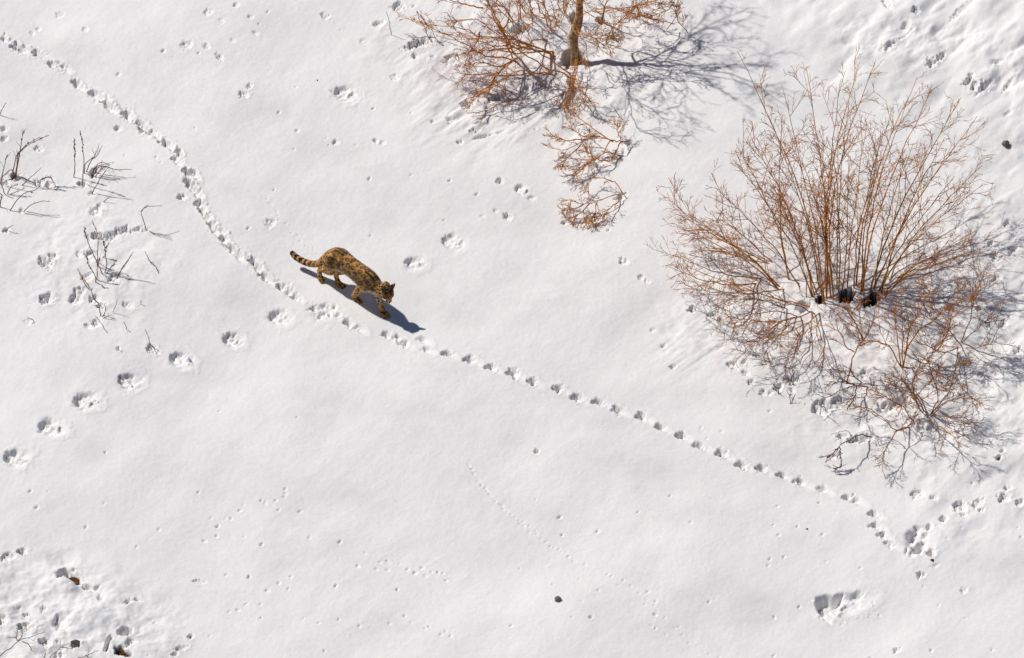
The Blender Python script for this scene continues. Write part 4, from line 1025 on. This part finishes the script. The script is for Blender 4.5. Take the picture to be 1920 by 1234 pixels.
weed('dark stalk cut by the left photo edge above the weeds', (0, 215), [upz(-2, 214, (4, 205), (12, 192))], side=2, sl=.05)
weed('reddish stem crowded against the left photo edge', (0, 385), [upz(0, 388, (1, 378), (3, 368))], r=.012, side=2)
weed('forked upright twig standing at the end of the long hollow in the snow', (273, 430), [[(274, 430), (270, 415, .13), (265, 396, .28), (280, 387, .34), (304, 386, .3)], [(265, 396, .28), (272, 388, .36), (279, 384, .4)], [(274, 430), (290, 437, .03), (320, 443, .05)]], r=.006, m=M_dark, side=1, sl=.05)
weed('tiny bent twig above the long hollow', (190, 379), [upz(190, 379, (198, 375), (208, 368))], side=0)
weed('tall loose weed with thin stalks and dry buds at the near end of hollow', (182, 505), [upz(182, 490, (172, 470), (160, 440), (158, 425)), upz(183, 500, (183, 470), (183, 440), (173, 413)), upz(185, 482, (196, 480), (197, 465), (192, 448)), upz(180, 530, (178, 515), (168, 500), (162, 480)), upz(181, 525, (183, 500), (188, 480))], side=3, sl=.07, seeds=4)
weed('short rusty weed tuft left of the loose weed foot', (165, 535), [upz(168, 534, (158, 525), (145, 505)), upz(164, 538, (156, 526), (148, 512))], r=.007, side=4, sl=.06, m=M_stem)
weed('dark curled stem poking out of the lowest hollow in the weed patch', (186, 566), [upz(186, 568, (176, 560), (172, 548), (174, 540))], r=.008, side=3, sl=.06)
weed('paired reddish stalks leaning right, standing alone right of the loose weed', (217, 520), [upz(217, 521, (228, 505), (241, 487), (250, 472)), upz(218, 520, (231, 500), (248, 478))], r=.0065, side=3, sl=.04)
weed('tiny cross shaped twig right of the paired stalks', (280, 490), [upz(284, 492, (278, 485), (272, 471)), [(280, 488), (288, 494, .05), (297, 512, .01)]], side=1, sl=.05)
for (a, b, lb) in [((198, 618), (178, 592), 'longest bare twig slanting up left below the weed patch'), ((188, 598), (210, 590), 'near level reddish twig below the weed patch'), ((210, 586), (220, 563), 'steep fine twig below the weed patch, its tip highest'),
                   ((263, 570), (264, 562), 'tiny upright twig right of the weed patch'), ((66, 602), (52, 596), 'tiny slanted twig alone on clean snow left of the old prints'), ((282, 645), (272, 618), 'thin stick with dark foot next to a broad old print'),
                   ((292, 658), (285, 648), 'rusty bent twig in a dent next to a broad old print'), ((221, 655), (222, 649), 'dark seed stub alone on smooth snow above the old prints'), ((1165, 216), (1160, 210), None), ((734, 66), (725, 22), 'thin straw stalk with an orange tip left of the top shrubs'),
                   ((238, 618), (232, 604), 'hair thin pale twig right of the lowest weed twigs')]:
    if lb: weed(lb, a, [upz(a[0], a[1], (b[0] * .5 + a[0] * .5 + 1, b[1] * .5 + a[1] * .5), b)], r=.0045, side=1, sl=.05, m=M_dark, name='twig', cat='twig')

weed('sparse leafy weed stalk rising from the middle of the patch beside the loose weed', (196, 510), [upz(196, 512, (200, 495), (198, 475), (204, 455)), upz(194, 514, (186, 500), (180, 486)), upz(197, 512, (208, 502), (216, 492))], side=5, sl=.07, seeds=3)
weed('low brittle weed spreading at the left photo edge beneath the tall clump', (12, 362), [upz(12, 364, (20, 352), (34, 346)), upz(10, 364, (4, 350), (2, 336)), upz(14, 364, (30, 360), (48, 352)), upz(8, 366, (-4, 360), (-10, 352))], side=5, sl=.08)
weed('small crooked weed in the lowest dents of the weed patch', (190, 590), [upz(190, 592, (186, 580), (178, 572)), upz(192, 592, (198, 582), (196, 570))], side=4, sl=.06, m=M_dark)
# branches reaching in at the lower left corner, held up by a bush below the frame
def corner(label, pts_list, r=.008):
    rt = empty('bare_branch', near(*pts_list[0][0])); tag(rt, label, 'branch')
    for pl in pts_list:
        path = smooth_path([near(*c) for c in pl], 10, .006); T = Tubes(); T.add(path, [r - (r - .003) * i / 10 for i in range(11)], 5)
        st = T.build('stem', M_grey, rt); TW = Tubes(); twigs_on(TW, path, .0035, .13, 4, 1, t0=.3); TW.build('twigs', M_grey, st)['kind'] = 'stuff'
corner('grey branch with forked bare tips reaching up from the lower left corner', [[(-30, 1275, .1), (0, 1230, .35), (20, 1215, .45), (34, 1202, .5), (55, 1195, .5), (85, 1185, .5)], [(34, 1202, .5), (28, 1195, .5), (15, 1195, .48)], [(34, 1202, .5), (42, 1190, .5), (38, 1180, .52)], [(42, 1202, .5), (52, 1208, .5), (60, 1220, .45)], [(30, 1197, .5), (32, 1188, .5), (33, 1182, .5)]], .008)
corner('curved grey shoot at the bottom edge left of the brown rock', [[(80, 1260, .1), (93, 1234, .25), (105, 1222, .3), (118, 1212, .32), (130, 1206, .32)], [(116, 1214, .32), (128, 1216, .3)], [(84, 1250, .15), (84, 1235, .25), (85, 1226, .3)]], .006)
corner('short grey shoot forking at the bottom edge right under the brown rock', [[(135, 1250, .1), (145, 1234, .22), (160, 1231, .25), (172, 1225, .25), (184, 1220, .25)], [(163, 1231, .25), (168, 1234, .22)]], .006)

# ------------------------------------------------------------------ rocks
def rock(px, py, rx, ry, rz, label, m, sink=.4, seed=1, cat='rock', rot=None):
    g = G(px, py); rs = random.Random(seed); T = bpy.data.meshes.new('rock')
    import bmesh
    bm = bmesh.new(); bmesh.ops.create_icosphere(bm, subdivisions=3, radius=1)
    fx = [Vector((rs.uniform(-1, 1), rs.uniform(-1, 1), rs.uniform(-1, 1))).normalized() for _ in range(9)]
    for v in bm.verts:
        p = v.co.copy()
        for d in fx:
            k = p.dot(d)
            if k > .72: p -= d * (k - .72) * .9
        p *= 1 + .06 * math.sin(p.x * 7 + seed) * math.cos(p.y * 9)
        p *= 1 + .12 * math.sin(p.x * 11 + p.z * 7 + seed) * math.sin(p.y * 13 - seed)
        v.co = Vector((p.x * rx, p.y * ry, p.z * rz))
    bm.to_mesh(T); bm.free(); T.materials.append(m)
    o = bpy.data.objects.new('rock', T); col.objects.link(o); o.location = (g.x, g.y, g.z + rz * (1 - sink * 2) * .5); o.rotation_euler = (0, 0, rs.uniform(0, 3) if rot is None else math.radians(rot))
    tag(o, label, cat)
rock(142, 1090, .105, .045, .055, 'dark brown rock face showing under a snow lip, upper of two at the lower left', M_rock, .42, 3, rot=-32)
rock(228, 1219, .135, .05, .06, 'rusty brown rock breaking through the snow at the bottom edge', M_rock, .42, 5, rot=-30)
rock(142, 1208, .06, .028, .035, 'small blackish rock in a hollow, between the two brown rocks', M_greystone, .3, 6, rot=-10)
rock(1047, 1125, .048, .045, .04, 'small grey stone alone on clean snow at the bottom centre', M_greystone, .3, 7, 'stone')
rock(1886, 272, .058, .055, .05, 'round grey stone resting on worn snow near the right edge', M_greystone, .3, 8, 'stone')
rock(1748, 1051, .025, .02, .02, 'tiny dark stone in the trampled hollow at the right', M_rock, .3, 9, 'stone')
rock(1872, 862, .035, .05, .03, 'dark narrow stone in a dent below the shrub shadows', M_rock, .3, 10, 'stone')
rock(1513, 992, .015, .012, .012, 'pea sized dark stone on smooth snow left of the trampled hollow', M_rock, .2, 12, 'stone')
rock(595, 151, .010, .010, .010, 'pea sized dark speck of stone left of the old print at the top', M_rock, .2, 13, 'stone')
